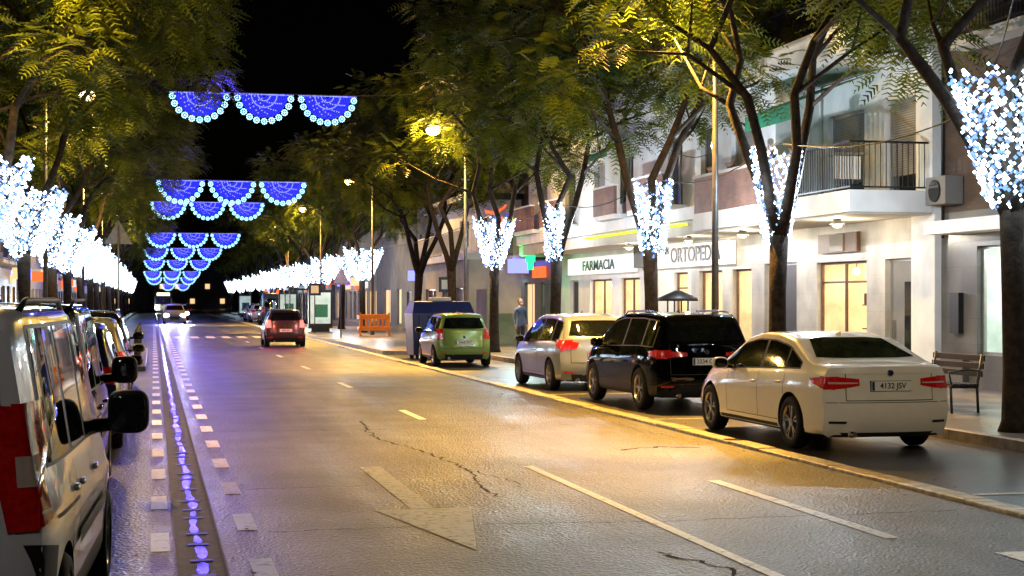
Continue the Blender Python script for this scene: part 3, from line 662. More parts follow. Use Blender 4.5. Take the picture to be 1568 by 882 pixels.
# ---------------------------------------------------------------- street lamps
SOD = (1, .48, .07)
def lamp(X, Y, sgn, power, cone=174, blend=.15, col=SOD, tilt=0, tiltx=0, spill=0):
    r = root('street_lamp', (X, Y, .13)); b = MB()
    b.tube([(0, 0, 0), (0, 0, .9)], [.11, .09], M['polegrey'], 12); b.tube([(0, 0, .9), (0, 0, 4), (0, 0, 7.9)], [.075, .06, .042], M['polegrey'], 10)
    b.tube([(0, 0, 7.55), (sgn*.4, 0, 7.75), (sgn*.95, 0, 7.72)], [.03, .028, .028], M['polegrey'], 8)
    b.ball((sgn*1.15, 0, 7.76), .3, M['dark'], 12, 8, (1.1, .55, .3)); b.box(-.14, .14, -.02, .02, 5.9, 5.95, M['polegrey'])
    b.ball((sgn*1.15, 0, 7.60), .22, M['sodium'], 12, 8, (1.1, .9, .75)); b.build('pole_and_head', r)
    l = plight('lamp_bulb', (sgn*1.15, 0, 7.36), power, col, .1, r, 'SPOT'); l.data.spot_size = math.radians(cone); l.data.spot_blend = blend; l.rotation_euler = (math.radians(tiltx), math.radians(-sgn*tilt), 0)
    if spill: plight('lamp_spill', (sgn*1.15, 0, 7.3), spill, (1, .62, .14), .1, r)
lamp(10.6, 4.2, -1, 1500, 95, .8, (1, .78, .48), -6, 42)
lamp(-3.6, 2.2, 1, 330, 174, .3, (1, .88, .76))  # unseen lamp added to brighten the rear of the white van
for i, L in enumerate(LAMPS): lamp(10.6, L[1], -1, 11000 if i < 2 else 8000, 106, .45, tilt=12, tiltx=-13, spill=1700)
for i, L in enumerate(LLAMPS): lamp(L[0]-1.15, L[1], 1, 2200, 178, .05, (1, .62, .14))

# ---------------------------------------------------------------- light arches across the street
def arch_mesh():
    b = MB(); o = [(1, 0, 0), (-1, 0, 0), (0, 1, 0), (0, -1, 0), (0, 0, 1), (0, 0, -1)]; F = [(0, 2, 4), (2, 1, 4), (1, 3, 4), (3, 0, 4), (2, 0, 5), (1, 2, 5), (3, 1, 5), (0, 3, 5)]
    def bulb(x, z, q, m): b.add([(x+v[0]*q, v[1]*q, z+v[2]*q) for v in o], F, m)
    for k in range(13):
        rr = .10+k*.057; n = int(math.pi*rr/.052)
        for i in range(n+1):
            a = math.pi*i/n; bulb(rr*math.cos(a), -rr*math.sin(a), .028, M['blue2'] if k in (2, 6) or (k < 11 and i % 6 == 0) else M['blue'])
    for i in range(41): bulb(-1.0+i*.05, 0, .024, M['blue2'])
    for s in range(11):
        a = math.pi*(s+.5)/11; cx, cz = .93*math.cos(a), -.93*math.sin(a)
        for i in range(9):
            t = 2*math.pi*i/9; bulb(cx+.09*math.cos(t), cz+.09*math.sin(t), .030, M['cyan'])
        bulb(cx, cz, .04, M['cyan'])
    b.box(-1.04, 1.04, -.01, .01, .03, .05, M['wire'])
    return b.mesh('arch_leds')
AM = arch_mesh()
for (Y, X, Z, n) in ((55, 3.75, 9.0, 3), (69.5, 3.35, 7.05, 3), (92, 3.05, 7.5, 3), (111, 2.7, 6.5, 3), (134, 2.4, 6.2, 3), (158, 2.3, 5.8, 3), (185, 2.1, 5.2, 3), (212, 2.3, 4.9, 3), (240, 3.2, 4.3, 2)):
    r = root('christmas_light_arch', (X, Y, Z))
    for k in range(n): obj('led_fan', AM, r, ((k-(n-1)/2)*2.2, 0, 0))
    b = MB(); b.tube([(-6.5, 0, .3), (-3.3, 0, .05), (3.3, 0, .05), (7.4, 0, .3)], .012, M['wire'], 5); b.build('span_cable', r)
    if Y < 170: plight('arch_light', (-1.4, -.4, -.7), 900, (.10, .06, 1), .06, r)
b = MB()
for (p, q) in (((11, 18.5, 4.6), (11, 26.6, 4.7)), ((11, 26.6, 4.7), (11, 33.8, 4.6)), ((11, 33.8, 4.6), (11, 42.8, 4.6)), ((11, 42.8, 4.6), (11, 50.8, 4.7)), ((11, 18.5, 6.0), (15.4, 27, 6.3)), ((11, 33.8, 5.5), (15, 40, 6)), ((11, 50.8, 4.7), (11, 84, 4.7)), ((-3.1, 31, 4.7), (-3.1, 62, 4.7))):
    p = Vector(p); q = Vector(q); b.tube([p.lerp(q, t/8)-Vector((0, 0, .35*math.sin(math.pi*t/8))) for t in range(9)], .012, M['wire'], 5)
b.build('overhead_cable')

# ---------------------------------------------------------------- cars
def smooth_interp(pts, y, wd=.05):
    xs = [p[0] for p in pts]; zs = [p[1] for p in pts]
    return float(np.mean([np.interp(y+o, xs, zs) for o in np.linspace(-wd, wd, 7)]))
def wheel_mesh(b, cx, cy, r, out, wd=.2, spokes=5):
    prof = [(-wd/2, r*.66), (-wd/2, r*.9), (-wd/2+.03, r*.985), (0, r), (wd/2-.03, r*.985), (wd/2, r*.9), (wd/2, r*.68), (wd/2-.015, r*.655), (wd/2-.05, r*.62)]
    n = 28; vs = []; fs = []
    for (x, rr) in prof:
        for k in range(n): t = 2*math.pi*k/n; vs.append((cx+out*x, cy+rr*math.cos(t), r+rr*math.sin(t)))
    for j in range(len(prof)-1):
        for k in range(n): fs.append((j*n+k, j*n+(k+1) % n, (j+1)*n+(k+1) % n, (j+1)*n+k))
    b.add(vs, fs, M['tyre'], True)
    def ring(r0, x0, r1, x1, m):
        v = []
        for (rr, x) in ((r0, x0), (r1, x1)):
            for k in range(n): t = 2*math.pi*k/n; v.append((cx+out*x, cy+rr*math.cos(t), r+rr*math.sin(t)))
        b.add(v, [(k, (k+1) % n, n+(k+1) % n, n+k) for k in range(n)], m, True)
    ring(r*.665, wd/2-.008, r*.60, wd/2-.03, M['rim']); ring(r*.60, wd/2-.03, r*.58, wd/2-.09, M['rim'])
    ring(r*.6, wd/2-.09, .001, wd/2-.09, M['rimd'])
    for s in range(spokes):
        for dd in (-.13, .13):
            t = 2*math.pi*s/spokes+.3; ct, st = math.cos(t), math.sin(t); ct2, st2 = math.cos(t+dd*1.5), math.sin(t+dd*1.5)
            ri, ro = r*.10, r*.62; hw = r*.035; nx, nz = -st, ct
            p = []
            for (rr, c_, s_, xx) in ((ri, ct, st, wd/2-.03), (ro, ct2, st2, wd/2-.022)):
                for e in (-1, 1): p.append((cx+out*xx, cy+rr*c_+nx*hw*e, r+rr*s_+nz*hw*e))
                for e in (-1, 1): p.append((cx+out*(xx-.04), cy+rr*c_+nx*hw*e, r+rr*s_+nz*hw*e))
            b.add(p, [(0, 1, 5, 4), (0, 4, 6, 2), (1, 3, 7, 5)], M['rim'])
    ring(r*.16, wd/2-.02, .001, wd/2-.015, M['rim'])
CC = [0]
def car(name, loc, rz, L, W, Ht, top, belt, color, r, ax, wins, rw, fw, tls, tlside, plate=None, tum=.30, rearp=None, lit=False, head=False, rails=False, clad=False, seams=(), ptxt=None, seam_rear=None, metal=0., zb=.2, extra=None, valance=.15, mirr=True):
    CC[0] += 1
    dk = max(color) < .03
    paint = mat('car_paint_%d' % CC[0], color, .5 if dk else .28, metal, var=.03, coat=.8 if dk else 1., spec=0. if dk else .3)
    R = root(name, loc, rz)
    rearp = rearp or [(.2, .13), (.36, .03), (.55, 0), (.68, .03), (.95, .06), (1.1, .09)]
    frontp = [(.2, .14), (.35, .03), (.5, 0), (.65, .03), (.85, .10), (1., .16)]
    ns = int(L/.045); ys = np.linspace(0, L, ns)
    def hw(y):
        u = abs(y-L*.5)/(L*.5); return W/2*(1-.085*u**5)
    def sect(y):
        wv = hw(y); zs = smooth_interp(belt, y); zt = max(smooth_interp(top, y), zs+.02); wr = wv*.93-tum*(zt-zs); g = min(1, (zt-zs)/.35)
        P = [(0, zb), (.5*wv, zb), (.88*wv, zb+.0), (.955*wv, zb+.035), (.98*wv, zb+.10), (.985*wv, zb+.20), (.992*wv, zb+(zs-zb)*.42), (wv*1.0, zb+(zs-zb)*.62), (1.0*wv, zs-.17), (.978*wv, zs-.12), (.965*wv, zs-.04), (.945*wv, zs)]
        x0 = .945*wv
        for t in (.2, .4, .6, .8): P.append((x0+(wr-x0)*t, zs+(zt-.05*g-.004-zs)*t+.01*math.sin(t*3.14)*g))
        P += [(wr, zt-.05*g-.003), (wr*.955, zt-.022*g), (wr*.85, zt-.006*g), (wr*.6, zt+.004), (wr*.3, zt+.010), (0, zt+.012)]
        return P
    def warp(x, y, z):
        f = max(0, 1-y/.55); wv = W/2*.92; q = min(1, abs(x)/wv)
        yy = y+f*(np.interp(z, [p[0] for p in rearp], [p[1] for p in rearp])+.15*q**3.4)
        f = max(0, 1-(L-y)/.7); yy -= f*(np.interp(z, [p[0] for p in frontp], [p[1] for p in frontp])+.26*q**3)
        return (x, yy, z)
    rings = []
    def full(P): return [(x, z) for x, z in P]+[(-x, z) for x, z in P[-2:0:-1]]
    P0 = sect(0); zc = .5*(P0[0][1]+P0[-1][1])
    for s in (.06, .3, .55, .8, .93): rings.append([(x*s, 0, zc+(z-zc)*s) for x, z in full(P0)])
    for y in ys: rings.append([(x, y, z) for x, z in full(sect(y))])
    P0 = sect(L); zc = .5*(P0[0][1]+P0[-1][1])
    for s in (.93, .8, .55, .3, .06): rings.append([(x*s, L, zc+(z-zc)*s) for x, z in full(P0)])
    n = len(rings[0]); vs = [warp(*p) for rg in rings for p in rg]; fs = []
    for i in range(len(rings)-1):
        for k in range(n): fs.append((i*n+k, (i+1)*n+k, (i+1)*n+(k+1) % n, i*n+(k+1) % n))
    fs.append(tuple(range(n))); fs.append(tuple((len(rings)-1)*n+k for k in range(n))[::-1])
    me = bpy.data.meshes.new('body'); me.from_pydata(vs, [], fs); me.update()
    bm = bmesh.new(); bm.from_mesh(me); bmesh.ops.recalc_face_normals(bm, faces=bm.faces); bm.to_mesh(me); bm.free()
    body = obj('body', me, None)
    cb = MB()
    for y in ax:
        for sgn in (-1, 1):
            cb.tube([(sgn*(W/2-.26), y, r+.0), (sgn*(W/2+.2), y, r+.0)], r+.05, paint, 40)
    cm = cb.mesh('cut'); bm = bmesh.new(); bm.from_mesh(cm); bmesh.ops.remove_doubles(bm, verts=bm.verts, dist=1e-5); bmesh.ops.recalc_face_normals(bm, faces=bm.faces); bm.to_mesh(cm); bm.free(); cut = obj('cut', cm)
    mo = body.modifiers.new('b', 'BOOLEAN'); mo.object = cut; mo.operation = 'DIFFERENCE'; mo.solver = 'EXACT'
    dg = bpy.context.evaluated_depsgraph_get(); dg.update(); nm = bpy.data.meshes.new_from_object(body.evaluated_get(dg))
    if len(nm.vertices) < 100: nm = me.copy()
    body.modifiers.clear(); body.data = nm; bpy.data.objects.remove(cut)
    nm.materials.clear(); nm.materials.append(paint); nm.materials.append(M['black'])
    V = nm.vertices
    for p in nm.polygons:
        c = p.center; mi = 0
        for y in ax:
            if math.hypot(c.y-y, c.z-r) < r+.051 and abs(c.x) < W/2+.1 and abs(c.x) > W/2-.27: mi = 1
        if c.z < zb+.03: mi = 1
        if clad and c.z < zb+.16: mi = 1
        p.material_index = mi; p.use_smooth = len(p.vertices) < 10
    try: nm.set_sharp_from_angle(angle=math.radians(40))
    except Exception: pass
    body.parent = R
    bvh = BVHTree.FromPolygons([v.co for v in V], [tuple(p.vertices) for p in nm.polygons])
    det = MB(); XM = W/2*.915-.014
    def patch(side, T, B, m, off=.006, nu=14, nv=6):
        d = {'rear': Vector((0, 1, 0)), 'front': Vector((0, -1, 0)), 'right': Vector((-1, 0, 0)), 'left': Vector((1, 0, 0))}[side]
        def rs(P, t):
            xs = np.linspace(0, 1, len(P)); return np.interp(t, xs, [p[0] for p in P]), np.interp(t, xs, [p[1] for p in P])
        vs = []; last = None
        for i in range(nu+1):
            for j in range(nv+1):
                a = rs(T, i/nu); c = rs(B, i/nu); u = a[0]+(c[0]-a[0])*j/nv; v = a[1]+(c[1]-a[1])*j/nv
                if side == 'rear': u = max(-XM, min(XM, u))
                h = (None, None)
                for tr in range(24):
                    if side in ('rear', 'front'): o = Vector((u*(1-.02*tr), -2 if side == 'rear' else L+2, v))
                    else: o = Vector((3 if side == 'right' else -3, u+(.012*tr if u < L/2 else -.012*tr), v))
                    h = bvh.ray_cast(o, d)
                    if h[0] is not None: break
                p = last if h[0] is None else h[0]+h[1]*off*(1 if h[1].dot(d) < 0 else -1)
                if p is None: p = Vector((0, L/2, .6))
                last = p; vs.append(p)
        fs = [(i*(nv+1)+j, i*(nv+1)+j+1, (i+1)*(nv+1)+j+1, (i+1)*(nv+1)+j) for i in range(nu) for j in range(nv)]
        det.add(vs, fs, m, True)
    tp = lambda y: smooth_interp(top, y); bt = lambda y: smooth_interp(belt, y)
    for side in ('left', 'right'):
        ya, yb = wins[0][0]-.04, wins[-1][1]+.05
        yy = [v for v in np.linspace(ya, yb, 30) if tp(v)-.085 > bt(v)+.03]
        if len(yy) > 2: patch(side, [(v, tp(v)-.085) for v in yy], [(v, bt(v)+.015) for v in yy], M['black'], .003, 36, 5)
        for (a, c) in wins:
            yy = [v for v in np.linspace(a, c, 16) if tp(v)-.105 > bt(v)+.05]
            if len(yy) < 2: continue
            patch(side, [(v, tp(v)-.105) for v in yy], [(v, bt(v)+.035) for v in yy], M['cglass'], .006, 20, 5)
        for s in seams: patch(side, [(s-.005, bt(s)-.01), (s+.005, bt(s)-.01)], [(s-.005, zb+.14), (s+.005, zb+.14)], M['black'], .0025, 1, 12)
        if seams:
            patch(side, [(seams[0], zb+.145), (seams[-1], zb+.145)], [(seams[0], zb+.137), (seams[-1], zb+.137)], M['black'], .0025, 20, 1)
            for q in range(1, len(seams)):
                yh = seams[q-1]+.16; sx = 1 if side == 'right' else -1
                hh = bvh.ray_cast(Vector((3*sx, yh, bt(yh)-.15)), Vector((-sx, 0, 0)))
                if hh[0]: det.ball((hh[0].x+sx*.008, yh, hh[0].z), .09, paint, 10, 6, (.2, 1, .18), .7)
        patch(side, [(ax[0]+r+.08, zb+.09), (ax[1]-r-.08, zb+.09)], [(ax[0]+r+.08, zb+.03), (ax[1]-r-.08, zb+.03)], M['black'], .004, 20, 2)
        for (T, B) in tlside: patch(side, T, B, M['tlon'] if lit else M['tl'], .007, 8, 5)
    zl, zh, wl, wh = rw
    patch('rear', [(-wh, zh-.015), (-wh*.6, zh), (wh*.6, zh), (wh, zh-.015)], [(-wl, zl+.01), (-wl*.6, zl), (wl*.6, zl), (wl, zl+.01)], M['cglass'], .005, 20, 8)
    zl, zh, wl, wh = fw
    patch('front', [(-wh, zh), (wh, zh)], [(-wl, zl), (wl, zl)], M['cglass'], .005, 16, 8)
    for sg in (-1, 1):
        for (T, B, k) in tls:
            patch('rear', [(sg*x, z) for x, z in T], [(sg*x, z) for x, z in B], (M['tlon'] if lit and k == 'r' else {'r': M['tl'], 'w': M['tlw'], 'o': M['orange']}[k]), .008 if k == 'r' else .011, 12, 6)
        hz = smooth_interp(top, L-.12)
        patch('front', [(sg*W*.25, hz-.07), (sg*W*.44, hz-.03)], [(sg*W*.26, hz-.18), (sg*W*.44, hz-.17)], M['hlon'] if head else M['hl'], .01, 8, 4)
        if head:
            hp = bvh.ray_cast(Vector((sg*W*.36, L+2, hz-.12)), Vector((0, -1, 0)))[0]
            if hp: det.ball(hp, .15, M['hlon'], 12, 8, (1.2, .4, .9))  # oversized glowing ball added to imitate headlamp glare
        patch('rear', [(sg*W*.31, zb+.2), (sg*W*.42, zb+.2)], [(sg*W*.31, zb+.170), (sg*W*.42, zb+.170)], M['black' if valance < .1 else 'tl'], .006, 6, 2)
        if mirr:
            ym = wins[-1][1]-.25; zm = bt(ym)+.09
            det.ball((sg*(W/2+.11), ym, zm), .11, paint, 16, 10, (1.05, .6, .72), .7); det.tube([(sg*(W/2-.06), ym+.02, zm-.05), (sg*(W/2+.06), ym, zm-.03)], .025, M['black'], 8)
            det.ball((sg*(W/2+.11), ym-.052, zm), .095, M['cglass'], 14, 8, (1.0, .2, .68), .7)
    patch('front', [(-W*.22, .62), (W*.22, .62)], [(-W*.2, .36), (W*.2, .36)], M['black'], .008, 10, 4)
    patch('rear', [(-W*.34, zb+valance), (W*.34, zb+valance)], [(-W*.32, zb+.03), (W*.32, zb+.03)], M['black'], .005, 14, 3)
    if seam_rear:
        z0, z1, wv = seam_rear
        patch('rear', [(-wv, z0+.010), (wv, z0+.010)], [(-wv, z0), (wv, z0)], M['black'], .004, 24, 1)
        for sg in (-1, 1): patch('rear', [(sg*wv, z1), (sg*(wv+.010), z1)], [(sg*wv, z0), (sg*(wv+.010), z0)], M['black'], .004, 1, 12)
    if plate:
        px, pz = plate; h = bvh.ray_cast(Vector((px, -2, pz)), Vector((0, 1, 0))); py = h[0].y
        det.box(px-.265, px+.265, py-.018, py+.06, pz-.063, pz+.063, M['black']); det.box(px-.26, px+.26, py-.03, py-.0185, pz-.058, pz+.058, M['plate']); det.box(px-.255, px-.222, py-.0315, py-.0305, pz-.053, pz+.053, M['navy'])
        text('plate_text', ptxt or '%04d %s' % (1000+CC[0]*617 % 8999, random.choice(['JKL', 'HBD', 'FRT', 'GMX'])), .095, (px+.018, py-.033, pz), (math.radians(90), 0, 0), M['ink'], R, .001)
        det.tube([(0, py+.03, pz+.155), (0, py-.005, pz+.155)], .038, M['chrome'], 14); det.tube([(0, py-.0055, pz+.155), (0, py-.008, pz+.155)], .026, M['navy'], 14)
    if rails:
        for sg in (-1, 1):
            yy = np.linspace(L*.12, L*.55, 10); pts = []
            for v in yy:
                h = bvh.ray_cast(Vector((sg*(sect(v)[16][0]-.04), v, 4)), Vector((0, 0, -1))); pts.append(h[0]+Vector((0, 0, .05)))
            pts[0].z -= .05; pts[-1].z -= .05; det.tube(pts, .016, M['chrome'] if rails == 2 else M['black'], 8)
    det.tube([(-W*.27, .0, zb+.04), (-W*.27, .3, zb+.04)], .035, M['chrome'], 12)
    hh = bvh.ray_cast(Vector((0, L*.32, 4)), Vector((0, 0, -1)))
    if hh[0]: det.add([(0, L*.32-.08, hh[0].z), (-.02, L*.32+.09, hh[0].z), (.02, L*.32+.09, hh[0].z), (0, L*.32-.05, hh[0].z+.06)], [(0, 1, 3), (0, 3, 2), (1, 2, 3)], paint)
    if extra: extra(det, patch, paint)
    det.build('details', R)
    wb = MB()
    for y in ax:
        for sg in (-1, 1): wheel_mesh(wb, sg*(W/2-.105), y, r, sg)
    for y in ax: wb.box(-W/2+.3, W/2-.3, y-.04, y+.04, r-.06, r+.02, M['black'])
    wb.build('wheels', R)
    return R

sedan = dict(L=4.63, W=1.81, Ht=1.43, r=.33, ax=(1.0, 3.82), valance=.06,
    top=[(-1, 1.03), (0, 1.04), (.12, 1.065), (.5, 1.085), (.62, 1.11), (1.3, 1.365), (1.8, 1.43), (2.4, 1.43), (2.85, 1.36), (3.5, 1.02), (3.7, .965), (4.3, .83), (4.63, .68), (6, .6)],
    belt=[(-1, .96), (0, .97), (.6, .99), (1.5, .965), (3, .91), (3.6, .86), (4.3, .74), (4.63, .6), (6, .5)],
    wins=((.82, 1.22), (1.27, 2.0), (2.08, 3.35)), rw=(1.135, 1.375, .66, .50), fw=(1.02, 1.36, .68, .55),
    tls=[([(.40, .905), (.60, .925), (.84, .935)], [(.40, .825), (.60, .79), (.84, .775)], 'r'), ([(.42, .862), (.60, .864), (.76, .868)], [(.42, .850), (.60, .845), (.76, .845)], 'w')],
    tlside=[([(.12, .935), (.48, .905)], [(.12, .775), (.42, .85)])], seams=(1.2, 2.05, 3.15), seam_rear=(.64, .98, .56))
def saloonx(det, patch, paint):
    patch('rear', [(-.62, .985), (.62, .985)], [(-.62, .965), (.62, .965)], paint, .012, 18, 2)
    patch('rear', [(-.8, .625), (.8, .625)], [(-.8, .617), (.8, .617)], M['black'], .003, 18, 1)
    det.tube([(-.49, .03, .24), (-.49, .2, .24)], .04, M['chrome'], 12)
car('white_saloon_car', (8.66, 17.35, 0), math.radians(.5), color=(.80, .77, .70), plate=(0, .82), ptxt='4132 JSV', extra=saloonx, **sedan)
suv = dict(L=4.48, W=1.86, Ht=1.64, r=.36, ax=(.9, 3.57), zb=.24,
    top=[(-1, 1.08), (0, 1.10), (.05, 1.18), (.28, 1.48), (.42, 1.60), (1.2, 1.64), (2.3, 1.63), (2.8, 1.55), (3.35, 1.2), (3.55, 1.12), (4.2, 1.0), (4.48, .82), (6, .7)],
    belt=[(-1, 1.03), (0, 1.04), (1, 1.06), (3.3, 1.0), (4.2, .88), (4.48, .7), (6, .6)],
    wins=((.42, .85), (.93, 1.85), (1.93, 3.15)), rw=(1.17, 1.50, .66, .56), fw=(1.2, 1.54, .7, .58),
    tls=[([(.34, .985), (.85, 1.03)], [(.34, .93), (.85, .88)], 'r')], tlside=[([(.12, 1.03), (.50, 1.0)], [(.12, .88), (.44, .93)])], seams=(1.05, 1.9, 2.95), seam_rear=(.62, 1.12, .62), clad=True, rails=2)
car('black_suv_car', (8.93, 24.5, 0), math.radians(1.0), color=(.002, .002, .0024), plate=(0, .84), **suv)
mpv = dict(L=4.28, W=1.77, Ht=1.57, r=.32, ax=(.82, 3.4), zb=.2,
    top=[(-1, 1.02), (0, 1.04), (.05, 1.12), (.34, 1.44), (.5, 1.52), (1.2, 1.57), (2.1, 1.56), (2.6, 1.47), (3.3, 1.12), (3.5, 1.04), (4.0, .9), (4.28, .74), (6, .6)],
    belt=[(-1, .97), (0, .98), (1, .99), (3.2, .92), (4.0, .8), (4.28, .64), (6, .5)],
    wins=((.42, .8), (.88, 1.7), (1.78, 3.1)), rw=(1.12, 1.44, .62, .52), fw=(1.1, 1.46, .66, .55),
    tls=[([(.42, .99), (.84, 1.06)], [(.48, .88), (.84, .82)], 'r')], tlside=[([(.12, 1.05), (.46, 1.0)], [(.12, .84), (.38, .88)])], seams=(.98, 1.75, 2.85), seam_rear=(.58, 1.04, .6))
car('silver_hatchback_car', (8.85, 30.6, 0), math.radians(1.0), color=(.24, .28, .34), metal=.3, plate=(0, .74), **mpv)
small = dict(L=3.75, W=1.62, Ht=1.49, r=.29, ax=(.6, 3.05), zb=.2,
    top=[(-1, .98), (0, 1.0), (.05, 1.08), (.26, 1.36), (.4, 1.45), (1.0, 1.49), (1.9, 1.48), (2.3, 1.40), (2.85, 1.08), (3.05, 1.0), (3.5, .86), (3.75, .70), (6, .6)],
    belt=[(-1, .93), (0, .94), (1, .95), (2.8, .89), (3.5, .76), (3.75, .6), (6, .5)],
    wins=((.36, .66), (.74, 1.45), (1.53, 2.7)), rw=(1.06, 1.37, .58, .49), fw=(1.06, 1.38, .6, .5),
    tls=[([(.58, 1.06), (.78, 1.06)], [(.56, .78), (.78, .76)], 'r')], tlside=[([(.12, .93), (.30, .93)], [(.12, .78), (.28, .82)])], seams=(.82, 1.5, 2.5), seam_rear=(.52, 1.0, .54))
car('green_hatchback_car', (8.42, 42.7, 0), math.radians(-1), color=(.20, .30, .07), metal=.2, plate=(0, .68), **small)
rc = car('red_hatchback_car', (5.1, 62.5, 0), math.radians(-1.0), color=(.04, .02, .022), plate=(0, .66), lit=True, **small)
plight('tail_glow', (-.6, -.3, .9), 18, (1, .06, .04), .04, rc); plight('tail_glow', (.6, -.3, .9), 18, (1, .06, .04), .04, rc)
van = dict(L=4.21, W=1.79, Ht=1.82, r=.31, ax=(.72, 3.42), zb=.22, tum=.13,
    top=[(-1, 1.70), (0, 1.72), (.07, 1.79), (.4, 1.82), (2.3, 1.82), (2.65, 1.74), (3.3, 1.26), (3.5, 1.17), (3.95, 1.02), (4.21, .84), (6, .7)],
    belt=[(-1, 1.02), (0, 1.05), (2.4, 1.03), (3.3, .98), (3.95, .86), (4.21, .7), (6, .6)], rearp=[(.2, .10), (.4, .02), (.6, 0), (.75, .04), (1.0, .06), (1.8, .12)],
    wins=((.45, 1.2), (1.32, 2.05), (2.15, 3.2)), rw=(1.12, 1.6, .66, .62), fw=(1.24, 1.7, .7, .64),
    tls=[([(.68, 1.38), (.86, 1.38)], [(.70, .80), (.87, .80)], 'r'), ([(.70, 1.14), (.79, 1.14)], [(.71, 1.0), (.79, 1.0)], 'w')], tlside=[([(.12, 1.38), (.30, 1.34)], [(.12, .80), (.32, .84)])], seams=(.95, 1.26, 2.1, 3.05), clad=True, rails=1)
def vanx(det, patch, paint):
    for side in ('left', 'right'):
        patch(side, [(.42, .84), (1.22, .84)], [(.42, .82), (1.22, .82)], M['black'], .004, 12, 1)
        patch(side, [(1.22, .66), (3.0, .66)], [(1.22, .58), (3.0, .58)], M['black'], .012, 18, 2)
        patch(side, [(.14, .74), (.40, .70)], [(.14, .34), (.34, .34)], M['black'], .010, 8, 6)
    patch('rear', [(-.86, .60), (.86, .60)], [(-.84, .30), (.84, .30)], M['black'], .012, 16, 6)
    patch('rear', [(-.006, 1.7), (.006, 1.7)], [(-.006, .62), (.006, .62)], M['black'], .004, 1, 14)
    for sg in (-1, 1):
        det.ball((sg*1.045, 2.93, 1.15), .14, M['black'], 22, 14, (.92, .55, .98), .55); det.ball((sg*1.045, 2.868, 1.15), .12, M['dglass'], 20, 12, (.9, .2, .95), .55)
        det.tube([(sg*.84, 2.95, 1.06), (sg*1.0, 2.94, 1.08)], .045, M['black'], 10)
car('white_van', (-1.32, 7.3, 0), math.radians(-2.4), color=(.62, .68, .76), plate=(0, .72), extra=vanx, mirr=False, **van)
car('dark_van', (-1.37, 13.4, 0), math.radians(-.8), color=(.008, .010, .018), plate=(0, .72), extra=vanx, mirr=False, **van)
car('blue_hatchback_car', (-1.25, 19.4, 0), 0, color=(.01, .015, .05), plate=(0, .74), **mpv)
car('silver_hatchback_car', (-1.25, 25.2, 0), 0, color=(.12, .13, .14), plate=(0, .74), **mpv)
car('black_suv_car', (-1.35, 31.2, 0), 0, color=(.008, .008, .008), plate=(0, .84), **suv)
oc = car('oncoming_hatchback_car', (1.6, 128, 0), math.pi, color=(.2, .2, .22), head=True, **mpv)
for sg in (-1, 1):
    l = plight('headlamp', (sg*.62, 4.55, .72), 4000, (1, .97, .9), .25, oc, 'SPOT'); l.data.spot_size = math.radians(80); l.data.spot_blend = .8; l.rotation_euler = (math.radians(84), 0, 0)
car('red_hatchback_car', (2.4, 150, 0), math.pi, color=(.3, .02, .02), head=True, **small)
lv = dict(van); lv['top'] = [(y, z*1.32 if z > 1.3 else z) for y, z in van['top']]; lv['rw'] = (1.3, 2.0, .66, .62); lv['rails'] = False
car('dark_delivery_van', (8.9, 121, 0), 0, color=(.03, .03, .035), plate=(0, .72), **lv)
car('silver_hatchback_car', (8.9, 134, 0), 0, color=(.35, .36, .37), **mpv)
car('white_saloon_car', (8.9, 141, 0), 0, color=(.6, .6, .6), **sedan)
R = root('city_bus', (1.4, 235, 0)); b = MB(); b.box(-1.25, 1.25, 0, 11, .35, 3.1, M['grey']); b.box(-1.1, 1.1, -.02, -.005, 1.3, 2.4, M['dglass']); b.box(-.9, .9, -.03, -.006, 2.55, 2.95, M['warm'])
for sg in (-1, 1): b.ball((sg*.9, -.03, .8), .2, M['hlon'], 10, 6); b.tube([(sg*1.0, 2, .5), (sg*1.27, 2, .5)], .5, M['tyre'], 20); b.tube([(sg*1.0, 8.5, .5), (sg*1.27, 8.5, .5)], .5, M['tyre'], 20)
b.build('body', R, .05)

# ---------------------------------------------------------------- street furniture
b = MB()
b.add([(-.95, -.6, .12), (.95, -.6, .12), (.95, .6, .12), (-.95, .6, .12), (-1.0, -.68, 1.45), (1.0, -.68, 1.45), (1.0, .68, 1.45), (-1.0, .68, 1.45), (-.9, -.45, 1.82), (.9, -.45, 1.82), (.9, .45, 1.82), (-.9, .45, 1.82)],
      [(0, 3, 2, 1), (0, 1, 5, 4), (1, 2, 6, 5), (2, 3, 7, 6), (3, 0, 4, 7), (4, 5, 9, 8), (5, 6, 10, 9), (6, 7, 11, 10), (7, 4, 8, 11), (8, 9, 10, 11)], M['navy'])
for i in range(6): b.box(-.8+i*.3, -.74+i*.3, -.70, -.62, .3, 1.4, M['navy'])
b.box(-.5, .5, -.74, -.69, 1.2, 1.36, M['black']); b.box(-.3, .3, -.4, .3, 1.83, 1.95, M['cream'])
for sx in (-.8, .8):
    for sy in (-.5, .5): b.tube([(sx, sy, 0), (sx, sy, .15)], .07, M['black'], 10)
o = b.build('recycling_container', bevel=.03); o.location = (8.9, 49.3, 0); o.rotation_euler = (0, 0, .03)
b = MB()
for z in (.25, .85): b.box(-.7, .7, -.03, .03, z, z+.2, M['orange'])
for i in range(7): b.box(-.66+i*.2, -.56+i*.2, -.025, .025, .45, .85, M['orange'])
for x in (-.7, .7): b.box(x-.05, x+.05, -.045, .045, 0, 1.12, M['orange'])
for x in (-.7, .7): b.box(x-.06, x+.06, -.3, .3, 0, .06, M['orange']); b.box(x-.04, x+.04, .046, .9, .3, .45, M['orange']); b.box(x-.04, x+.04, .046, .9, .8, .98, M['orange'])
b.box(-.7, .7, .9, .95, .25, .45, M['orange']); b.box(-.7, .7, .9, .95, .8, 1.0, M['orange'])
o = b.build('orange_work_barrier', bevel=.01); o.location = (10.4, 75.2, .133)
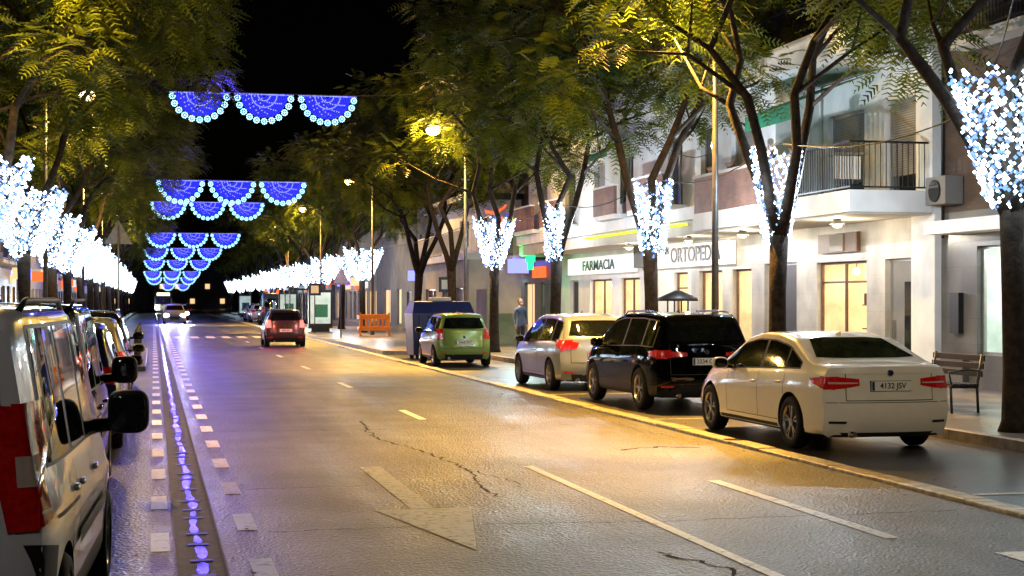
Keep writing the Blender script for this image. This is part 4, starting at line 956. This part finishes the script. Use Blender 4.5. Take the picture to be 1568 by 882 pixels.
def bench(X, Y):
    r = root('park_bench', (X, Y, .135)); b = MB()
    for i in range(4): b.box(-.22+i*.115, -.13+i*.115, -.8, .8, .42, .45, M['dark'])
    for i in range(3): b.box(.25+i*.02, .275+i*.02, -.8, .8, .55+i*.12, .64+i*.12, M['dark'])
    b.build('slats', r, .006); b = MB()
    for y in (-.72, .72):
        b.tube([(-.2, y, 0), (-.22, y, .41)], .022, M['dark'], 8); b.tube([(.24, y, 0), (.22, y, .41), (.31, y, .9)], .022, M['dark'], 8); b.tube([(-.24, y, .40), (.24, y, .40)], .02, M['dark'], 8)
        b.tube([(-.2, y, .41), (-.25, y, .62), (.05, y, .66), (.26, y, .64)], .018, M['dark'], 8)
    b.build('iron_frame', r)
bench(12.0, 22.4)
r = root('litter_bin', (12.0, 35.0, .135)); b = MB()
b.tube([(0, 0, 0), (0, 0, 1.15)], [.24, .27], M['dark'], 20); b.tube([(0, 0, 1.15), (0, 0, 1.2)], [.30, .30], M['dark'], 20)
for t in (0, 1.57, 3.14, 4.71): b.tube([(.25*math.cos(t), .25*math.sin(t), 1.15), (.25*math.cos(t), .25*math.sin(t), 1.7)], .02, M['dark'], 6)
b.tube([(0, 0, 1.7), (0, 0, 1.78), (0, 0, 1.95)], [.48, .46, .06], M['dark'], 24); b.build('bin_body', r)
def sign(name, X, Y, z, kind, back=False):
    r = root(name, (X, Y, .13)); b = MB(); b.tube([(0, 0, 0), (0, 0, z+.35)], .03, M['polegrey'], 10)
    s = -1 if not back else 1
    if kind == 'tri':
        for (q, m, o) in ((.45, M['tl'] if not back else M['polegrey'], .035), (.32, M['plate'] if not back else M['polegrey'], .041)):
            v = [(-q, s*o, z-q*.58), (q, s*o, z-q*.58), (0, s*o, z+q*1.15)]; b.add(v+[(x, s*(abs(y)-.005), zz) for x, y, zz in v], [(0, 1, 2), (5, 4, 3), (0, 3, 4, 1), (1, 4, 5, 2), (2, 5, 3, 0)], m)
    elif kind == 'sq':
        b.box(-.32, .32, s*.03-.01, s*.03+.01, z-.32, z+.32, M['navy']); b.box(-.2, .2, s*.05-.005, s*.05+.005, z-.2, z+.2, M['plate'])
    b.build('pole_and_plate', r)
sign('traffic_sign', 8.4, 72, 2.7, 'tri'); sign('traffic_sign', 8.3, 83, 2.3, 'sq'); sign('traffic_sign', -1.1, 52, 3.8, 'tri', True); sign('traffic_sign', 12.2, 66.0, 2.4, 'sq')
for (X, Y) in ((8.9, 86), (9.3, 112), (9.0, 160)):
    b = MB(); b.box(-.65, .65, -.12, .12, .2, 2.3, M['dark']); b.box(-.55, .55, -.13, -.121, .45, 2.15, M['intc']); b.box(-.5, .5, -.08, .08, 0, .2, M['dark']); b.box(-.3, .4, -.136, -.131, .8, 1.5, GOODS[3]); o = b.build('advertising_panel'); o.location = (X, Y, .13)
b = MB(); b.box(-2, 2, -.7, .7, 2.4, 2.5, M['dark'])
for x in (-1.9, 1.9):
    for y_ in (-.6, .6): b.box(x-.04, x+.04, y_-.04, y_+.04, 0, 2.4, M['dark'])
b.quad((-1.85, .6, .3), (1.85, .6, .3), (1.85, .6, 2.3), (-1.85, .6, 2.3), M['glass']); b.box(-1.2, 1.2, .25, .55, .45, .5, M['alu']); b.box(-1.2, -1.1, .3, .5, 0, .45, M['alu']); b.box(1.1, 1.2, .3, .5, 0, .45, M['alu'])
o = b.build('bus_shelter'); o.location = (9.2, 104, .13); o.rotation_euler = (0, 0, math.pi/2)
for i in range(5):
    b = MB(); b.tube([(0, 0, 0), (0, 0, .85), (0, 0, .95)], [.06, .055, .03], M['dark'], 12); o = b.build('bollard'); o.location = (-.45, 43+i*3, .13)

# ---------------------------------------------------------------- pedestrian
def person(name, loc, rz, jacket, mask=True):
    R = root(name, loc, rz)
    vs = [(0, 0, .95), (0, .0, 1.12), (0, -.01, 1.30), (0, -.01, 1.43), (0, 0, 1.52), (0, -.01, 1.60),
          (-.10, 0, .90), (-.11, -.04, .50), (-.11, .03, .10), (-.12, -.12, .05), (.10, 0, .90), (.12, .06, .50), (.12, .16, .11), (.13, .03, .05),
          (-.19, 0, 1.41), (-.25, .03, 1.14), (-.26, -.08, .91), (.19, 0, 1.41), (.25, .04, 1.14), (.26, -.03, .90)]
    ed = [(0, 1), (1, 2), (2, 3), (3, 4), (4, 5), (0, 6), (6, 7), (7, 8), (8, 9), (0, 10), (10, 11), (11, 12), (12, 13), (3, 14), (14, 15), (15, 16), (3, 17), (17, 18), (18, 19)]
    rad = [.15, .14, .16, .11, .055, .055, .105, .07, .05, .045, .105, .07, .05, .045, .075, .055, .036, .075, .055, .036]
    for sx, h, bx in ((-1, 16, -.26), (1, 19, .26)):
        wz = vs[h][2]; wy = vs[h][1]; n0 = len(vs); vs.append((bx, wy-.02, wz-.07)); ed.append((h, n0)); rad.append(.035)
        for k in range(4):
            a = len(vs); off = (k-1.5)*.021; vs.append((bx-sx*.005, wy-.02+off, wz-.12)); vs.append((bx-sx*.02, wy-.025+off, wz-.155-(.012 if k in (1, 2) else 0))); ed += [(n0, a), (a, a+1)]; rad += [.0095, .008]
        a = len(vs); vs.append((bx-sx*.01, wy-.06, wz-.08)); vs.append((bx-sx*.02, wy-.075, wz-.115)); ed += [(n0, a), (a, a+1)]; rad += [.011, .009]
    me = bpy.data.meshes.new('figure'); me.from_pydata(vs, ed, []); o = obj('figure', me)
    sk = o.modifiers.new('s', 'SKIN'); sk.use_smooth_shade = True
    for i, v in enumerate(me.skin_vertices[0].data): v.radius = (rad[i], rad[i]*(.72 if i in (1, 2) else .9))
    me.skin_vertices[0].data[0].use_root = True
    ss = o.modifiers.new('u', 'SUBSURF'); ss.levels = 1; ss.render_levels = 1
    dg = bpy.context.evaluated_depsgraph_get(); dg.update(); nm = bpy.data.meshes.new_from_object(o.evaluated_get(dg)); o.modifiers.clear(); o.data = nm; nm.materials.clear()
    for m in (jacket, M['jeans'], M['skin'], M['dark']): nm.materials.append(m)
    for p in nm.polygons:
        c = p.center; p.use_smooth = True
        hand = abs(c.x) > .2 and c.z < .90
        p.material_index = 2 if (c.z > 1.5 or hand) else (3 if c.z < .12 else (1 if c.z < .86 and abs(c.x) < .21 else 0))
    o.parent = R
    b = MB(); b.ball((0, -.015, 1.66), .105, M['skin'], 16, 12, (.78, .92, 1.15)); b.ball((0, .018, 1.69), .112, M['hair'], 16, 10, (.80, .90, 1.02))
    b.ball((0, -.112, 1.655), .018, M['skin'], 8, 6, (.8, 1, 1.4))
    for sx in (-1, 1): b.ball((sx*.083, -.01, 1.655), .022, M['skin'], 8, 6, (.4, .7, 1.2)); b.ball((sx*.03, -.098, 1.675), .012, M['plate'], 8, 6); b.ball((sx*.03, -.107, 1.675), .006, M['ink'], 6, 4)
    if mask: b.ball((0, -.055, 1.615), .066, M['mask'], 12, 8, (.95, .95, .75))
    b.build('head', R)
person('pedestrian', (12.1, 51.6, .135), math.radians(20), M['jacket'])
